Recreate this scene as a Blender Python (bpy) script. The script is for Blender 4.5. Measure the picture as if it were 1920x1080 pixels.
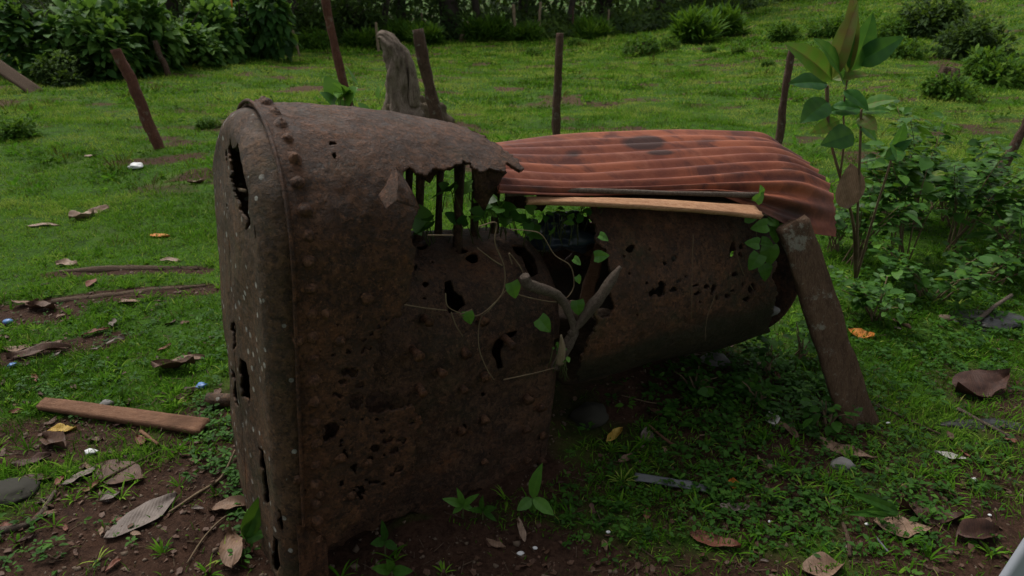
import bpy, math, random
import numpy as np
from math import sin, cos, pi, radians, sqrt

for o in list(bpy.data.objects): bpy.data.objects.remove(o)
sc = bpy.context.scene
# ------------------------------------------------------------ camera
CAMZ = 1.7; PITCH = radians(23.5); F = 1300.0
cp, sp = cos(PITCH), sin(PITCH)
cam_d = bpy.data.cameras.new('camera'); cam = bpy.data.objects.new('camera', cam_d)
sc.collection.objects.link(cam); sc.camera = cam
cam.location = (0, 0, CAMZ); cam.rotation_euler = (pi/2 - PITCH, 0, 0)
cam_d.sensor_width = 36.0; cam_d.lens = 36.0*F/1920.0; cam_d.clip_start = .05; cam_d.clip_end = 600
cam_d.dof.use_dof = True; cam_d.dof.focus_distance = 2.35; cam_d.dof.aperture_fstop = 5.0
# ------------------------------------------------------------ light
SUN_EL, SUN_AZ = radians(60), radians(-38)       # azimuth from +Y towards +X
w = bpy.data.worlds.new('World'); sc.world = w; w.use_nodes = True
nt = w.node_tree; nt.nodes.clear()
out = nt.nodes.new('ShaderNodeOutputWorld'); bg = nt.nodes.new('ShaderNodeBackground')
sky = nt.nodes.new('ShaderNodeTexSky'); sky.sky_type = 'NISHITA'; sky.sun_disc = False
sky.sun_elevation = SUN_EL; sky.sun_rotation = SUN_AZ; sky.air_density = 1.0; sky.dust_density = 4.0; sky.ozone_density = .6
bg.inputs['Strength'].default_value = .10
hs = nt.nodes.new('ShaderNodeHueSaturation'); hs.inputs['Saturation'].default_value = .22      # cloud cover: the blue is veiled
nt.links.new(sky.outputs[0], hs.inputs['Color']); nt.links.new(hs.outputs[0], bg.inputs['Color']); nt.links.new(bg.outputs[0], out.inputs['Surface'])
sd = bpy.data.lights.new('sun', 'SUN'); sd.energy = 1.3; sd.angle = radians(24); sd.color = (1, .95, .87)
so = bpy.data.objects.new('sun', sd); sc.collection.objects.link(so)
so.rotation_euler = (pi/2 - SUN_EL, 0, -SUN_AZ + pi)
so.location = (-10, 14, 20)
sc.view_settings.view_transform = 'Standard'; sc.view_settings.look = 'None'
sc.view_settings.gamma = 1; sc.view_settings.exposure = .74
sc.render.engine = 'CYCLES'

rng = np.random.default_rng(7); random.seed(7)

# ------------------------------------------------------------ maths helpers
def pxdir(x, y):
    u = (x-960)/F; v = (540-y)/F
    return np.array([u, cp+v*sp, -sp+v*cp])
def proj(P):
    P = np.asarray(P, float); X = P[..., 0]; Y = P[..., 1]; Z = P[..., 2]-CAMZ
    d = Y*cp - Z*sp; v = Y*sp + Z*cp
    return 960+F*X/d, 540-F*v/d
def at_Y(x, y, Y):
    d = pxdir(x, y); return d*(Y/d[1]) + np.array([0, 0, CAMZ])
def _hash(ix, iy, iz, seed):
    n = (ix*374761393 + iy*668265263 + iz*1274126177 + seed*974634777) & 0xffffffff
    n = ((n ^ (n >> 13))*1274126177) & 0xffffffff
    n = ((n ^ (n >> 15))*2246822519) & 0xffffffff
    n = n ^ (n >> 16)
    return (n & 0xffffff)/float(0xffffff)
def vnoise(x, y, z=0.0, seed=0):
    x = np.asarray(x, float); y = np.asarray(y, float); z = np.asarray(z, float)+0*x
    ix = np.floor(x).astype(np.int64); iy = np.floor(y).astype(np.int64); iz = np.floor(z).astype(np.int64)
    fx, fy, fz = x-ix, y-iy, z-iz
    fx = fx*fx*(3-2*fx); fy = fy*fy*(3-2*fy); fz = fz*fz*(3-2*fz)
    r = 0
    for a in (0, 1):
        for b in (0, 1):
            for c in (0, 1):
                r = r + _hash(ix+a, iy+b, iz+c, seed)*(fx if a else 1-fx)*(fy if b else 1-fy)*(fz if c else 1-fz)
    return r*2-1
def fbm(x, y, z=0.0, o=4, seed=0):
    r = 0; a = 1.0; s = 0
    for k in range(o):
        r = r + a*vnoise(np.asarray(x)*2**k, np.asarray(y)*2**k, np.asarray(z)*2**k, seed+k*17); s += a; a *= .5
    return r/s
def ss(t):
    t = np.clip(t, 0, 1); return t*t*(3-2*t)

# boiler frame ------------------------------------------------
TH, TAU = radians(31), radians(5)
BL = np.array([-.645, 1.637, 0.0])
A = np.array([cos(TH)*cos(TAU), sin(TH)*cos(TAU), -sin(TAU)])
W = np.array([-sin(TH), cos(TH), 0.0])
U = np.array([cos(TH)*sin(TAU), sin(TH)*sin(TAU), cos(TAU)])
def loc(s, w_, z):
    s = np.asarray(s, float)[..., None]; w_ = np.asarray(w_, float)[..., None]; z = np.asarray(z, float)[..., None]
    return BL + s*A + w_*W + z*U
def to_loc(P):
    q = np.asarray(P)-BL; return q@A, q@W, q@U
def on_w(x, y, w_):
    d = pxdir(x, y); o = np.array([0, 0, CAMZ]) - BL
    t = (w_ - o@W)/(d@W); return np.array([0, 0, CAMZ]) + d*t
def on_z(x, y, z):
    d = pxdir(x, y); o = np.array([0, 0, CAMZ]) - BL
    t = (z - o@U)/(d@U); return np.array([0, 0, CAMZ]) + d*t

# terrain -----------------------------------------------------
def H0(x, y):
    h = 2.6*ss((x+1)/20)*ss((y-8)/32) + .25*ss((-x-2)/8)*ss((y-6)/10)
    h = h + .05*vnoise(x*.45, y*.45, 0, 3)*ss((y-3)/3) + .035*fbm(x*1.6, y*2.4, 0, 2, 7)*ss((y-4.5)/3) + .022*vnoise(x*1.3, y*1.3, 0, 5)
    return h
def _g0(x, y):
    d = pxdir(x, y); t = -CAMZ/d[2]; return d[0]*t, d[1]*t
TRACKS = [(*_g0(100, 512), *_g0(380, 506), .07), (*_g0(85, 572), *_g0(390, 540), .08), (*_g0(0, 590), *_g0(110, 590), .12), (*_g0(200, 640), *_g0(20, 670), .1)]
def mudf(x, y):
    """bare red earth: 0 grass .. 1 mud (world coordinates)"""
    n = fbm(x*1.1, y*1.1, 0, 4, 21)
    m = .05 + .0*x
    near = 0
    for (cx, cy, rx, ry, k) in ((-1.05, 1.85, .62, .42, 1.0), (-.9, 1.4, .8, .42, 1.0), (-1.5, 1.6, .4, .25, .8), (-.1, 1.55, .75, .33, 1.0), (.75, 2.05, .5, .28, .75), (-1.15, 2.45, .35, .3, .8),
                                (.2, 2.55, 1.6, .7, .75), (.9, 1.45, .7, .25, .5), (1.55, 1.75, .45, .35, .8), (1.9, 2.0, .5, .35, .7), (.55, 1.6, .5, .22, .7), (1.15, 1.3, .5, .2, .8), (2.2, 2.5, .35, .5, .6), (-1.9, 2.35, .5, .18, .75),
                                (-1.55, 1.75, .3, .2, .6), (1.2, 11.3, 1.2, .35, .9), (-1.2, 13.5, .9, .25, .5), (3.0, 12.2, 1.0, .25, .6),
                                (7.3, 11.5, 1.5, .5, .6), (5.3, 8.2, 1.1, .35, .6), (6.4, 9.2, 1.4, .3, .6), (-5.5, 10.5, 1.2, .4, .45), (-1.6, 9.0, .6, .4, .5)):
        d = np.sqrt(((x-cx)/rx)**2 + ((y-cy)/ry)**2)
        near = np.maximum(near, k*ss((1.45-d)/.9))
    near = near*np.where(y > 4.3, .25+.75*ss((fbm(x*2.6, y*5.5, 0, 4, 41)-.02)/.35), 1)
    far = .62*ss((fbm(x*1.3, y*3.0, 0, 5, 31)-.12)/.28)*ss((y-4.5)/3)
    for (ax, ay, bx, by, r_) in TRACKS:
        t = np.clip(((x-ax)*(bx-ax)+(y-ay)*(by-ay))/((bx-ax)**2+(by-ay)**2), 0, 1); d = np.sqrt((x-ax-t*(bx-ax))**2+(y-ay-t*(by-ay))**2)
        near = np.maximum(near, .95*ss((r_*1.5-d)/r_))
    return np.clip(np.maximum(near, far)*(1+.2*n) + .55*n*(.35+near) - .02, 0, 1)
def Hh(x, y):
    m = mudf(x, y)
    h = H0(x, y) + .012*fbm(x*6, y*6, 0, 3, 9) + m*(.010*fbm(x*22, y*22, 0, 3, 11) - .008)
    # soil banked up below the barrel and trodden down at the near corner
    s, w_, z = (x-BL[0])*cos(TH)+(y-BL[1])*sin(TH), -(x-BL[0])*sin(TH)+(y-BL[1])*cos(TH), 0
    h = h + .15*ss(1-np.abs(s-1.45)/.75)*ss(1-np.abs(w_-.55)/.5) - .04*ss(1-np.sqrt((s+.05)**2+(w_-.1)**2)/.5)
    return h
def ground(x, y, it=14):
    """world point of the terrain seen at a pixel of the photograph"""
    d = pxdir(x, y); z = 0.0
    for _ in range(it):
        t = (z-CAMZ)/d[2] if d[2] < -1e-4 else 60
        t = min(t, 80); P = np.array([d[0]*t, d[1]*t]); zz = float(Hh(P[0], P[1])); z = z + .7*(zz-z)
    return np.array([P[0], P[1], zz])
def gz(x, y): return float(Hh(x, y))
def pxm(P): return (P[1]*cp - (P[2]-CAMZ)*sp)/F      # metres per photo pixel at P

# ------------------------------------------------------------ mesh helpers
COL = sc.collection
def mesh_obj(name, v, f, mat, parent=None, origin=None, smooth=True, rnd=None):
    v = np.asarray(v, float)
    if parent is not None: origin = np.array(parent.location) if parent.parent is None else np.array(parent.location)+np.array(parent.parent.location)
    elif origin is None: origin = np.array([(v[:, 0].min()+v[:, 0].max())/2, (v[:, 1].min()+v[:, 1].max())/2, v[:, 2].min()])
    me = bpy.data.meshes.new(name)
    if isinstance(f, np.ndarray):
        k = f.shape[1]; me.vertices.add(len(v)); me.vertices.foreach_set('co', (v-origin).ravel())
        me.loops.add(f.size); me.loops.foreach_set('vertex_index', f.ravel().astype(np.int32))
        me.polygons.add(len(f)); me.polygons.foreach_set('loop_start', np.arange(0, f.size, k, dtype=np.int32))
        me.polygons.foreach_set('loop_total', np.full(len(f), k, dtype=np.int32)); me.update(calc_edges=True)
    else:
        me.from_pydata([tuple(p) for p in (v-origin)], [], f); me.update()
    if smooth: me.polygons.foreach_set('use_smooth', np.ones(len(me.polygons), dtype=bool))
    if rnd is not None:
        at = me.attributes.new('rnd', 'FLOAT', 'POINT'); at.data.foreach_set('value', np.asarray(rnd, np.float32))
    me.materials.append(mat)
    o = bpy.data.objects.new(name, me); COL.objects.link(o)
    if parent is not None: o.parent = parent; o.location = (0, 0, 0)
    else: o.location = origin
    return o
def sub_obj(name, v, f, mat, parent, **k):         # part stored in the frame of its thing
    return mesh_obj(name, v, f, mat, parent, **k)
def tag(o, label=None, cat=None, group=None, kind=None):
    if label: o['label'] = label
    if cat: o['category'] = cat
    if group: o['group'] = group
    if kind: o['kind'] = kind
    return o
def empty(name, P, label, cat, group=None):
    o = bpy.data.objects.new(name, None); COL.objects.link(o); o.location = tuple(P); o.empty_display_size = .1
    return tag(o, label, cat, group)
def copy_tree(o, parent=None):
    c = o.copy(); COL.objects.link(c); c.parent = parent
    for ch in [q for q in bpy.data.objects if q.parent == o]: copy_tree(ch, c)
    return c
def big_leaf(wd, droop=.2, fold=.2, n=14, heart=False, q=.5, seed=0):
    cols = [-1, -.72, -.42, -.06, 0, .06, .42, .72, 1]; v = []; r = []; nc = len(cols)
    for i in range(n+1):
        y = i/n; h_ = wd/2*((1.15*sin(pi*min(1, (y*.86+.14)**.62))**.8) if heart else (sin(pi*y**.8)**.8 if y > 0 else 0)) if y < 1 else 0
        for c in cols:
            e = 1+.06*float(vnoise(i*.9, c*2, seed, seed)) if abs(c) == 1 else 1
            v.append((c*h_*e, y-(.10*abs(c) if heart and i == 0 else 0)+.10*abs(c)*wd*.5, -droop*y*y+fold*abs(c)*h_-.10*(abs(c)**2)*h_*fold*4+.020*sin(y*15+seed)*abs(c)*wd+.012*wd*float(vnoise(y*6, c*2, seed, 1))))
            r.append(np.clip(q+(.28 if abs(c) < .03 else 0)+(.10 if (i % 3 == 0 and abs(c) < .9) else -.03)+.10*float(vnoise(y*3+seed, c*2, 0, 5)), 0, 1))
    f = [(i*nc+j, i*nc+j+1, (i+1)*nc+j+1, (i+1)*nc+j) for i in range(n) for j in range(nc-1)]
    return np.array(v), f, r
def put_leaf(P, d, nh, L, T, name, mat, parent):
    R_ = frames(np.array([d], float), np.array([nh], float))[0]; v = (T[0]*L)@R_.T+np.asarray(P); return mesh_obj(name, v, T[1], mat, parent, rnd=T[2])
class MB:
    def __init__(s): s.v = []; s.f = []; s.r = []
    def add(s, v, f, r=0.5):
        n = len(s.v); s.v.extend([tuple(p) for p in v]); s.f.extend([tuple(i+n for i in q) for q in f]); s.r.extend([r]*len(v))
    def build(s, name, mat, parent=None, **k): return mesh_obj(name, np.array(s.v), s.f, mat, parent, rnd=s.r, **k)
def norm(a): a = np.asarray(a, float); return a/(np.linalg.norm(a)+1e-12)
def catmull(pts, n):
    P = np.asarray(pts, float)
    if len(P) < 3: return np.array([P[0]+(P[-1]-P[0])*t for t in np.linspace(0, 1, n+1)])
    Q = np.vstack([2*P[0]-P[1], P, 2*P[-1]-P[-2]]); o = []
    for i in range(len(P)-1):
        p0, p1, p2, p3 = Q[i:i+4]
        for t in np.linspace(0, 1, n, endpoint=False):
            o.append(.5*((2*p1)+(-p0+p2)*t+(2*p0-5*p1+4*p2-p3)*t*t+(-p0+3*p1-3*p2+p3)*t**3))
    o.append(P[-1]); return np.array(o)
def tube(pts, rad, n=8, seed=0, rough=0.0, section=None, twist=0.0, nf=9, groove=0.0):
    """loft a round (or given) section along pts; rad scalar or list"""
    P = np.asarray(pts, float); m = len(P)
    R = np.interp(np.linspace(0, 1, m), np.linspace(0, 1, len(np.atleast_1d(rad))), np.atleast_1d(rad))
    T = np.gradient(P, axis=0); v = []
    up = np.array([0, 0, 1.0])
    if abs(norm(P[-1]-P[0])[2]) > .9: up = np.array([0, 1.0, 0])
    if section is None: section = [(cos(2*pi*k/n), sin(2*pi*k/n)) for k in range(n)]
    n = len(section)
    for i in range(m):
        t = norm(T[i]); a = norm(np.cross(t, up)); b = np.cross(a, t)
        if twist:
            c_, s_ = cos(twist*i/m), sin(twist*i/m); a, b = a*c_+b*s_, b*c_-a*s_
        for k, (sx, sy) in enumerate(section):
            q = P[i]+(a*sx+b*sy)*R[i]
            if rough:
                nn = rough*float(fbm(q[0]*nf+seed, q[1]*nf, q[2]*nf*.45, 3, seed)) + (groove*float(fbm(sx*2.6+i*.05, sy*2.6, i*.12+seed, 4, seed+2)) if groove else 0); q = P[i]+(a*sx+b*sy)*R[i]*(1+nn)
            v.append(q)
    f = [(i*n+k, i*n+(k+1) % n, (i+1)*n+(k+1) % n, (i+1)*n+k) for i in range(m-1) for k in range(n)]
    c0 = len(v); v.append(P[0]); v.append(P[-1])
    f += [(c0, (k+1) % n, k) for k in range(n)] + [(c0+1, (m-1)*n+k, (m-1)*n+(k+1) % n) for k in range(n)]
    return v, f
def board(p0, p1, wd, th, side, seed=0, rough=.06, nseg=24, bend=0.0, taper=(1, 1)):
    """sawn/split board between two points; side = direction of its width"""
    p0, p1 = np.array(p0, float), np.array(p1, float); t = norm(p1-p0); a = norm(side-t*(side@t)); b = np.cross(t, a)
    prof = []
    nx = 7
    for k in range(nx): prof.append((-1+2*k/(nx-1), 1))
    for k in range(nx): prof.append((1-2*k/(nx-1), -1))
    prof = [(x*(.97 if abs(x) == 1 else 1), y*(.86 if abs(x) == 1 else 1)) for x, y in prof]
    v = []; n = len(prof)
    for i in range(nseg+1):
        q = i/nseg; c = p0+(p1-p0)*q + b*bend*sin(pi*q); k_ = taper[0]+(taper[1]-taper[0])*q
        for j, (x, y) in enumerate(prof):
            g = float(fbm(q*7+seed*3.1, x*3, y, 3, seed)); h_ = float(fbm(q*5+seed, x*9, y*2, 3, seed+5))
            e = 1+rough*g*2
            endj = rough*wd*.9*float(vnoise(x*4, y*2+seed, 0, seed+9))*(1 if i in (0, nseg) else 0)
            v.append(c + a*x*wd/2*e*k_ + b*(y*th/2*(1+rough*h_*2.2)) + t*endj)
    f = [(i*n+k, i*n+(k+1) % n, (i+1)*n+(k+1) % n, (i+1)*n+k) for i in range(nseg) for k in range(n)]
    f += [tuple(range(n-1, -1, -1)), tuple(nseg*n+k for k in range(n))]
    return v, f
def frames(d, nh):
    """rotation matrices whose y axis is d and z axis near nh (N,3)"""
    d = d/(np.linalg.norm(d, axis=1, keepdims=True)+1e-9)
    x = np.cross(d, nh); x /= (np.linalg.norm(x, axis=1, keepdims=True)+1e-9); z = np.cross(x, d)
    return np.stack([x, d, z], axis=2)
def scatter(tv, tf, pos, R, sc_):
    tv = np.asarray(tv, float); tf = np.asarray(tf, np.int64); N = len(pos); k = len(tv)
    sc_ = np.asarray(sc_, float); sc_ = sc_[:, None]*np.ones(3) if sc_.ndim == 1 else sc_
    v = np.einsum('nij,nkj->nki', R, tv[None]*sc_[:, None, :]) + pos[:, None, :]
    f = (tf[None]+(np.arange(N)*k)[:, None, None]).reshape(-1, tf.shape[1])
    return v.reshape(-1, 3), f, k
def leaf_template(wd=.5, droop=.25, fold=.15, n=4, heart=False):
    """leaf along +y, length 1; tri faces"""
    v = []; f = []
    for i in range(n+1):
        y = i/n; h_ = wd/2*(sin(pi*y**.8))**.8 if 0 < y < 1 else 0
        if heart: h_ = wd/2*(1.15*sin(pi*min(1, (y*.86+.14)**.62))**.8) if y < 1 else 0
        yy = y - (.12*(1-y*4) if heart and y < .25 and h_ > 0 else 0)
        z = -droop*y*y
        v += [(-h_, yy-(.1 if heart and i == 0 else 0), z+fold*h_), (0, y, z), (h_, yy-(.1 if heart and i == 0 else 0), z+fold*h_)]
    for i in range(n):
        a = i*3; b = a+3
        f += [(a, a+1, b+1), (a, b+1, b), (a+1, a+2, b+2), (a+1, b+2, b+1)]
    return np.array(v, float), np.array(f)
def cut(v, keep): return v[keep]

# ------------------------------------------------------------ materials
def newmat(name):
    m = bpy.data.materials.new(name); m.use_nodes = True; n = m.node_tree; n.nodes.clear()
    return m, n, n.nodes, n.links
class NB:
    """small node builder"""
    def __init__(s, name):
        s.m, s.t, s.n, s.l = newmat(name); s.o = s.n.new('ShaderNodeOutputMaterial')
        s.tc = s.n.new('ShaderNodeTexCoord')
    def coord(s, k='Object', scale=(1, 1, 1), loc_=(0, 0, 0)):
        mp = s.n.new('ShaderNodeMapping'); mp.inputs['Scale'].default_value = scale; mp.inputs['Location'].default_value = loc_
        s.l.new(s.tc.outputs[k], mp.inputs['Vector']); return mp.outputs[0]
    def pos(s, scale=(1, 1, 1), loc_=(0, 0, 0)):
        g = s.n.new('ShaderNodeNewGeometry'); mp = s.n.new('ShaderNodeMapping'); mp.inputs['Scale'].default_value = scale; mp.inputs['Location'].default_value = loc_
        s.l.new(g.outputs['Position'], mp.inputs['Vector']); return mp.outputs[0]
    def noise(s, vec, scale, detail=6, rough=.6, dist=0):
        t = s.n.new('ShaderNodeTexNoise'); t.inputs['Scale'].default_value = scale; t.inputs['Detail'].default_value = detail
        t.inputs['Roughness'].default_value = rough; t.inputs['Distortion'].default_value = dist; s.l.new(vec, t.inputs['Vector']); return t.outputs['Fac']
    def vor(s, vec, scale, feat='F1'):
        t = s.n.new('ShaderNodeTexVoronoi'); t.inputs['Scale'].default_value = scale; t.feature = feat; s.l.new(vec, t.inputs['Vector']); return t.outputs['Distance']
    def ramp(s, fac, stops, interp='LINEAR'):
        r = s.n.new('ShaderNodeValToRGB'); r.color_ramp.interpolation = interp; e = r.color_ramp.elements
        while len(e) < len(stops): e.new(.5)
        for i, (p, c) in enumerate(stops):
            e[i].position = p; e[i].color = (c, c, c, 1) if not isinstance(c, tuple) else (*c, 1)
        s.l.new(fac, r.inputs['Fac']); return r.outputs['Color']
    def mix(s, fac, a, b, mode='MIX'):
        x = s.n.new('ShaderNodeMix'); x.data_type = 'RGBA'; x.blend_type = mode
        for i, val in ((0, fac), (6, a), (7, b)):
            if hasattr(val, 'is_linked') or isinstance(val, bpy.types.NodeSocket): s.l.new(val, x.inputs[i])
            elif i == 0: x.inputs[0].default_value = val
            else: x.inputs[i].default_value = (*val, 1)
        return x.outputs[2]
    def math(s, op, a, b=0.0):
        x = s.n.new('ShaderNodeMath'); x.operation = op
        for i, val in enumerate((a, b)):
            if isinstance(val, bpy.types.NodeSocket): s.l.new(val, x.inputs[i])
            else: x.inputs[i].default_value = val
        return x.outputs[0]
    def attr(s, name):
        x = s.n.new('ShaderNodeAttribute'); x.attribute_name = name; return x.outputs['Fac']
    def bump(s, h, strength=.5, dist=.01, nrm=None):
        b = s.n.new('ShaderNodeBump'); b.inputs['Strength'].default_value = strength; b.inputs['Distance'].default_value = dist
        s.l.new(h, b.inputs['Height'])
        if nrm is not None: s.l.new(nrm, b.inputs['Normal'])
        return b.outputs[0]
    def finish(s, col, rough=.8, nrm=None, spec=.3, transl=0.0, tcol=None, metal=0):
        p = s.n.new('ShaderNodeBsdfPrincipled')
        for k, val in (('Base Color', col), ('Roughness', rough), ('Metallic', metal), ('Specular IOR Level', spec)):
            if isinstance(val, bpy.types.NodeSocket): s.l.new(val, p.inputs[k])
            else: p.inputs[k].default_value = (*val, 1) if isinstance(val, tuple) else val
        if nrm is not None: s.l.new(nrm, p.inputs['Normal'])
        sh = p.outputs[0]
        if transl:
            t = s.n.new('ShaderNodeBsdfTranslucent'); mx = s.n.new('ShaderNodeMixShader'); mx.inputs[0].default_value = transl
            c = tcol if tcol is not None else col
            if isinstance(c, bpy.types.NodeSocket): s.l.new(c, t.inputs['Color'])
            else: t.inputs['Color'].default_value = (*c, 1)
            s.l.new(sh, mx.inputs[1]); s.l.new(t.outputs[0], mx.inputs[2]); sh = mx.outputs[0]
        s.l.new(sh, s.o.inputs['Surface']); return s.m

def m_rust(name, dark, mid, lite, dusty=.5, lichen=.0, seed=0, moss=.3, orange=(.15, .052, .015), band=0):
    dark, mid, lite = [(c_[0]*1.04, c_[1]*.95, c_[2]*.72) for c_ in (dark, mid, lite)]
    b = NB(name); v = b.pos(loc_=(seed*3.1, seed*1.7, 0))
    n1 = b.noise(v, 2.6, 6, .62, .4); n2 = b.noise(v, 17, 8, .75); n3 = b.noise(v, 62, 6, .8); n4 = b.noise(v, 5.5, 5, .6)
    c = b.mix(b.ramp(n1, [(.42, 0.0), (.58, 1.0)]), dark, mid)
    c = b.mix(b.ramp(n2, [(.42, 0.0), (.68, .75)]), c, lite)
    c = b.mix(b.ramp(b.noise(v, 6.3, 7, .7, .8), [(.55, 0.0), (.7, .75)]), c, orange)
    c = b.mix(b.ramp(n3, [(.40, .85), (.52, 0.0)]), c, tuple(q*.38 for q in dark))
    c = b.mix(b.ramp(b.noise(v, 95, 3, .8), [(.55, 0.0), (.68, .6)]), c, tuple(min(1, q*1.9) for q in lite))
    g = b.n.new('ShaderNodeNewGeometry'); sx = b.n.new('ShaderNodeSeparateXYZ'); b.l.new(g.outputs['Normal'], sx.inputs[0])
    upf = b.math('MULTIPLY', b.ramp(sx.outputs['Z'], [(.15, 0.0), (.85, 1.0)]), b.ramp(b.noise(v, 9, 7, .75), [(.35, .2), (.65, 1.0)]))
    c = b.mix(b.math('MULTIPLY', upf, dusty*.8), c, (.060, .043, .032))
    c = b.mix(b.math('MULTIPLY', b.ramp(n4, [(.52, 0.0), (.66, 1.0)]), moss*.5), c, (.035, .042, .014))
    if lichen:
        vd = b.vor(v, 21); msk = b.math('LESS_THAN', b.math('ADD', vd, b.math('MULTIPLY', n3, .2)), .29)
        msk2 = b.math('GREATER_THAN', b.noise(v, 4.5, 4, .6), 1-lichen)
        c = b.mix(b.math('MULTIPLY', b.math('MULTIPLY', msk, msk2), .75), c, (.36, .36, .32))
    hh = b.math('ADD', b.math('MULTIPLY', n2, .9), b.math('MULTIPLY', n3, .5))
    fl = b.ramp(b.noise(v, 8, 8, .72), [(.50, 0.0), (.54, 1.0)]); fl2 = b.ramp(b.noise(v, 38, 5, .7), [(.52, 0.0), (.57, 1.0)])
    c = b.mix(b.math('MULTIPLY', fl, .42), c, tuple(q*.5 for q in dark)); c = b.mix(b.math('MULTIPLY', fl2, .35), c, tuple(min(1, q*1.25) for q in lite))
    hh = b.math('ADD', hh, b.math('MULTIPLY', fl, -.28)); hh = b.math('ADD', hh, b.math('MULTIPLY', fl2, .25))
    nr = b.bump(hh, .8, .014); nr = b.bump(b.noise(v, 240, 3, .8), .55, .003, nr)
    ro = b.ramp(n2, [(.3, .48), (.7, .85)])
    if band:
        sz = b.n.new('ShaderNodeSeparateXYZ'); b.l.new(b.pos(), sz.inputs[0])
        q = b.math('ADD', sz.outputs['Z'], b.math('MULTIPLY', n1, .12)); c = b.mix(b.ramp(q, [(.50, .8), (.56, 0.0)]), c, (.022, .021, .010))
    return b.finish(c, ro, nr, .3)
M = {}
M['rust'] = m_rust('rust_shell', (.032, .016, .010), (.074, .032, .018), (.118, .055, .032), .45, .30, 0)
M['rust_rivet'] = m_rust('rust_rivet', (.050, .023, .014), (.105, .046, .028), (.16, .082, .054), .4, .0, 2, .1)
M['rust_end'] = m_rust('rust_end_plate', (.036, .023, .015), (.074, .042, .026), (.115, .067, .042), .45, .56, 3, .9)
M['rust_low'] = m_rust('rust_inner', (.024, .012, .009), (.060, .030, .020), (.105, .058, .042), .35, .0, 5, .5)
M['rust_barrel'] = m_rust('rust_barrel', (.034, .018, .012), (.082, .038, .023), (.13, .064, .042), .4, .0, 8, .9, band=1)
def m_tin():
    b = NB('rusty_corrugated_iron'); v = b.coord('Object'); vs = b.coord('Object', (1, 2.2, 1))
    n1 = b.noise(vs, 1.7, 5, .6, .5); n2 = b.noise(v, 9, 7, .7); n3 = b.noise(vs, 3.3, 5, .65, .6)
    c = b.mix(b.ramp(n1, [(.38, 0.0), (.62, 1.0)]), (.14, .036, .019), (.27, .078, .034))
    c = b.mix(b.ramp(n2, [(.52, 0.0), (.7, .5)]), c, (.30, .125, .08))
    c = b.mix(b.ramp(n3, [(.50, 0.0), (.62, .9)]), c, (.085, .026, .018))
    st = b.attr('rnd'); c = b.mix(b.ramp(b.math('ADD', st, b.math('MULTIPLY', n2, .35)), [(.52, 0.0), (.75, .9)]), c, (.035, .018, .015))
    c = b.mix(b.ramp(b.noise(v, 60, 4, .8), [(.6, 0.0), (.75, .5)]), c, (.09, .035, .02))
    nr = b.bump(b.math('ADD', n2, b.noise(v, 90, 4, .7)), .35, .004)
    return b.finish(c, b.ramp(n2, [(.3, .5), (.7, .8)]), nr, .3)
M['tin'] = m_tin()
def m_wood(name, c0, c1, c2, axis=(1, 1, 1), bump=.5, lich=0):
    b = NB(name); v = b.coord('Object', axis); vo = b.coord('Object')
    n1 = b.noise(v, 9, 6, .65, .6); n2 = b.noise(v, 40, 5, .7, .3); n3 = b.noise(vo, 5, 5, .6)
    c = b.mix(b.ramp(n1, [(.35, 0.0), (.65, 1.0)]), c0, c1); c = b.mix(b.ramp(n2, [(.5, 0.0), (.75, .8)]), c, c2)
    c = b.mix(b.ramp(n3, [(.5, 0.0), (.72, .6)]), c, tuple(q*.5 for q in c0))
    if lich: c = b.mix(b.ramp(b.noise(vo, 11, 8, .75), [(.56, 0.0), (.63, lich)]), c, (.27, .27, .22))
    nr = b.bump(b.math('ADD', n1, b.math('MULTIPLY', n2, .8)), bump, .012)
    return b.finish(c, .85, nr, .2)
M['post'] = m_wood('post_bark', (.045, .024, .015), (.10, .055, .036), (.19, .14, .11), (12, 12, 1.6), .9, .4)
M['post_red'] = m_wood('reddish_post_wood', (.07, .026, .016), (.15, .058, .036), (.22, .13, .10), (12, 12, 1.6), .9, .3)
M['post_pale'] = m_wood('pale_stick_wood', (.16, .115, .07), (.25, .19, .12), (.33, .27, .19), (5, 5, 1))
M['snag'] = m_wood('weathered_snag_wood', (.085, .056, .038), (.24, .19, .145), (.42, .37, .31), (9, 9, .9), .9)
M['plank_old'] = m_wood('old_lichened_plank', (.068, .038, .022), (.125, .074, .044), (.19, .13, .09), (5, 5, 1.4), .9, .6)
M['plank_fresh'] = m_wood('raw_split_wood', (.32, .15, .075), (.48, .27, .15), (.55, .38, .24), (2, 14, 14), .35)
M['plank_ground'] = m_wood('brown_board_wood', (.115, .055, .030), (.19, .098, .056), (.25, .15, .1), (2, 8, 8), .5)
M['log'] = m_wood('soil_stained_log', (.06, .038, .023), (.105, .07, .045), (.15, .11, .08), (2, 9, 9), .8)
M['grey_wood'] = m_wood('grey_dry_branch', (.085, .058, .042), (.17, .13, .10), (.30, .26, .22), (11, 11, 11), .9)
M['bark'] = m_wood('forest_bark', (.03, .024, .018), (.055, .045, .034), (.09, .075, .06), (6, 6, 1), .9)
M['vine'] = m_wood('vine_stem', (.11, .075, .045), (.17, .125, .075), (.2, .17, .1), (1, 1, 1), .1)
M['green_stem'] = m_wood('green_stem', (.05, .07, .02), (.08, .09, .035), (.1, .08, .04), (1, 1, 1), .1)
def m_leaf(name, stops, transl=.35, rough=.5, scale=40, spec=.35):
    b = NB(name); r = b.attr('rnd'); v = b.coord('Object'); n = b.noise(v, scale, 4, .6)
    f = b.math('ADD', r, b.math('MULTIPLY', b.math('SUBTRACT', n, .5), .3)); c = b.ramp(f, stops)
    return b.finish(c, rough, b.bump(n, .25, .003), spec, transl, b.mix(.35, c, (.15, .25, .01)))
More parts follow.
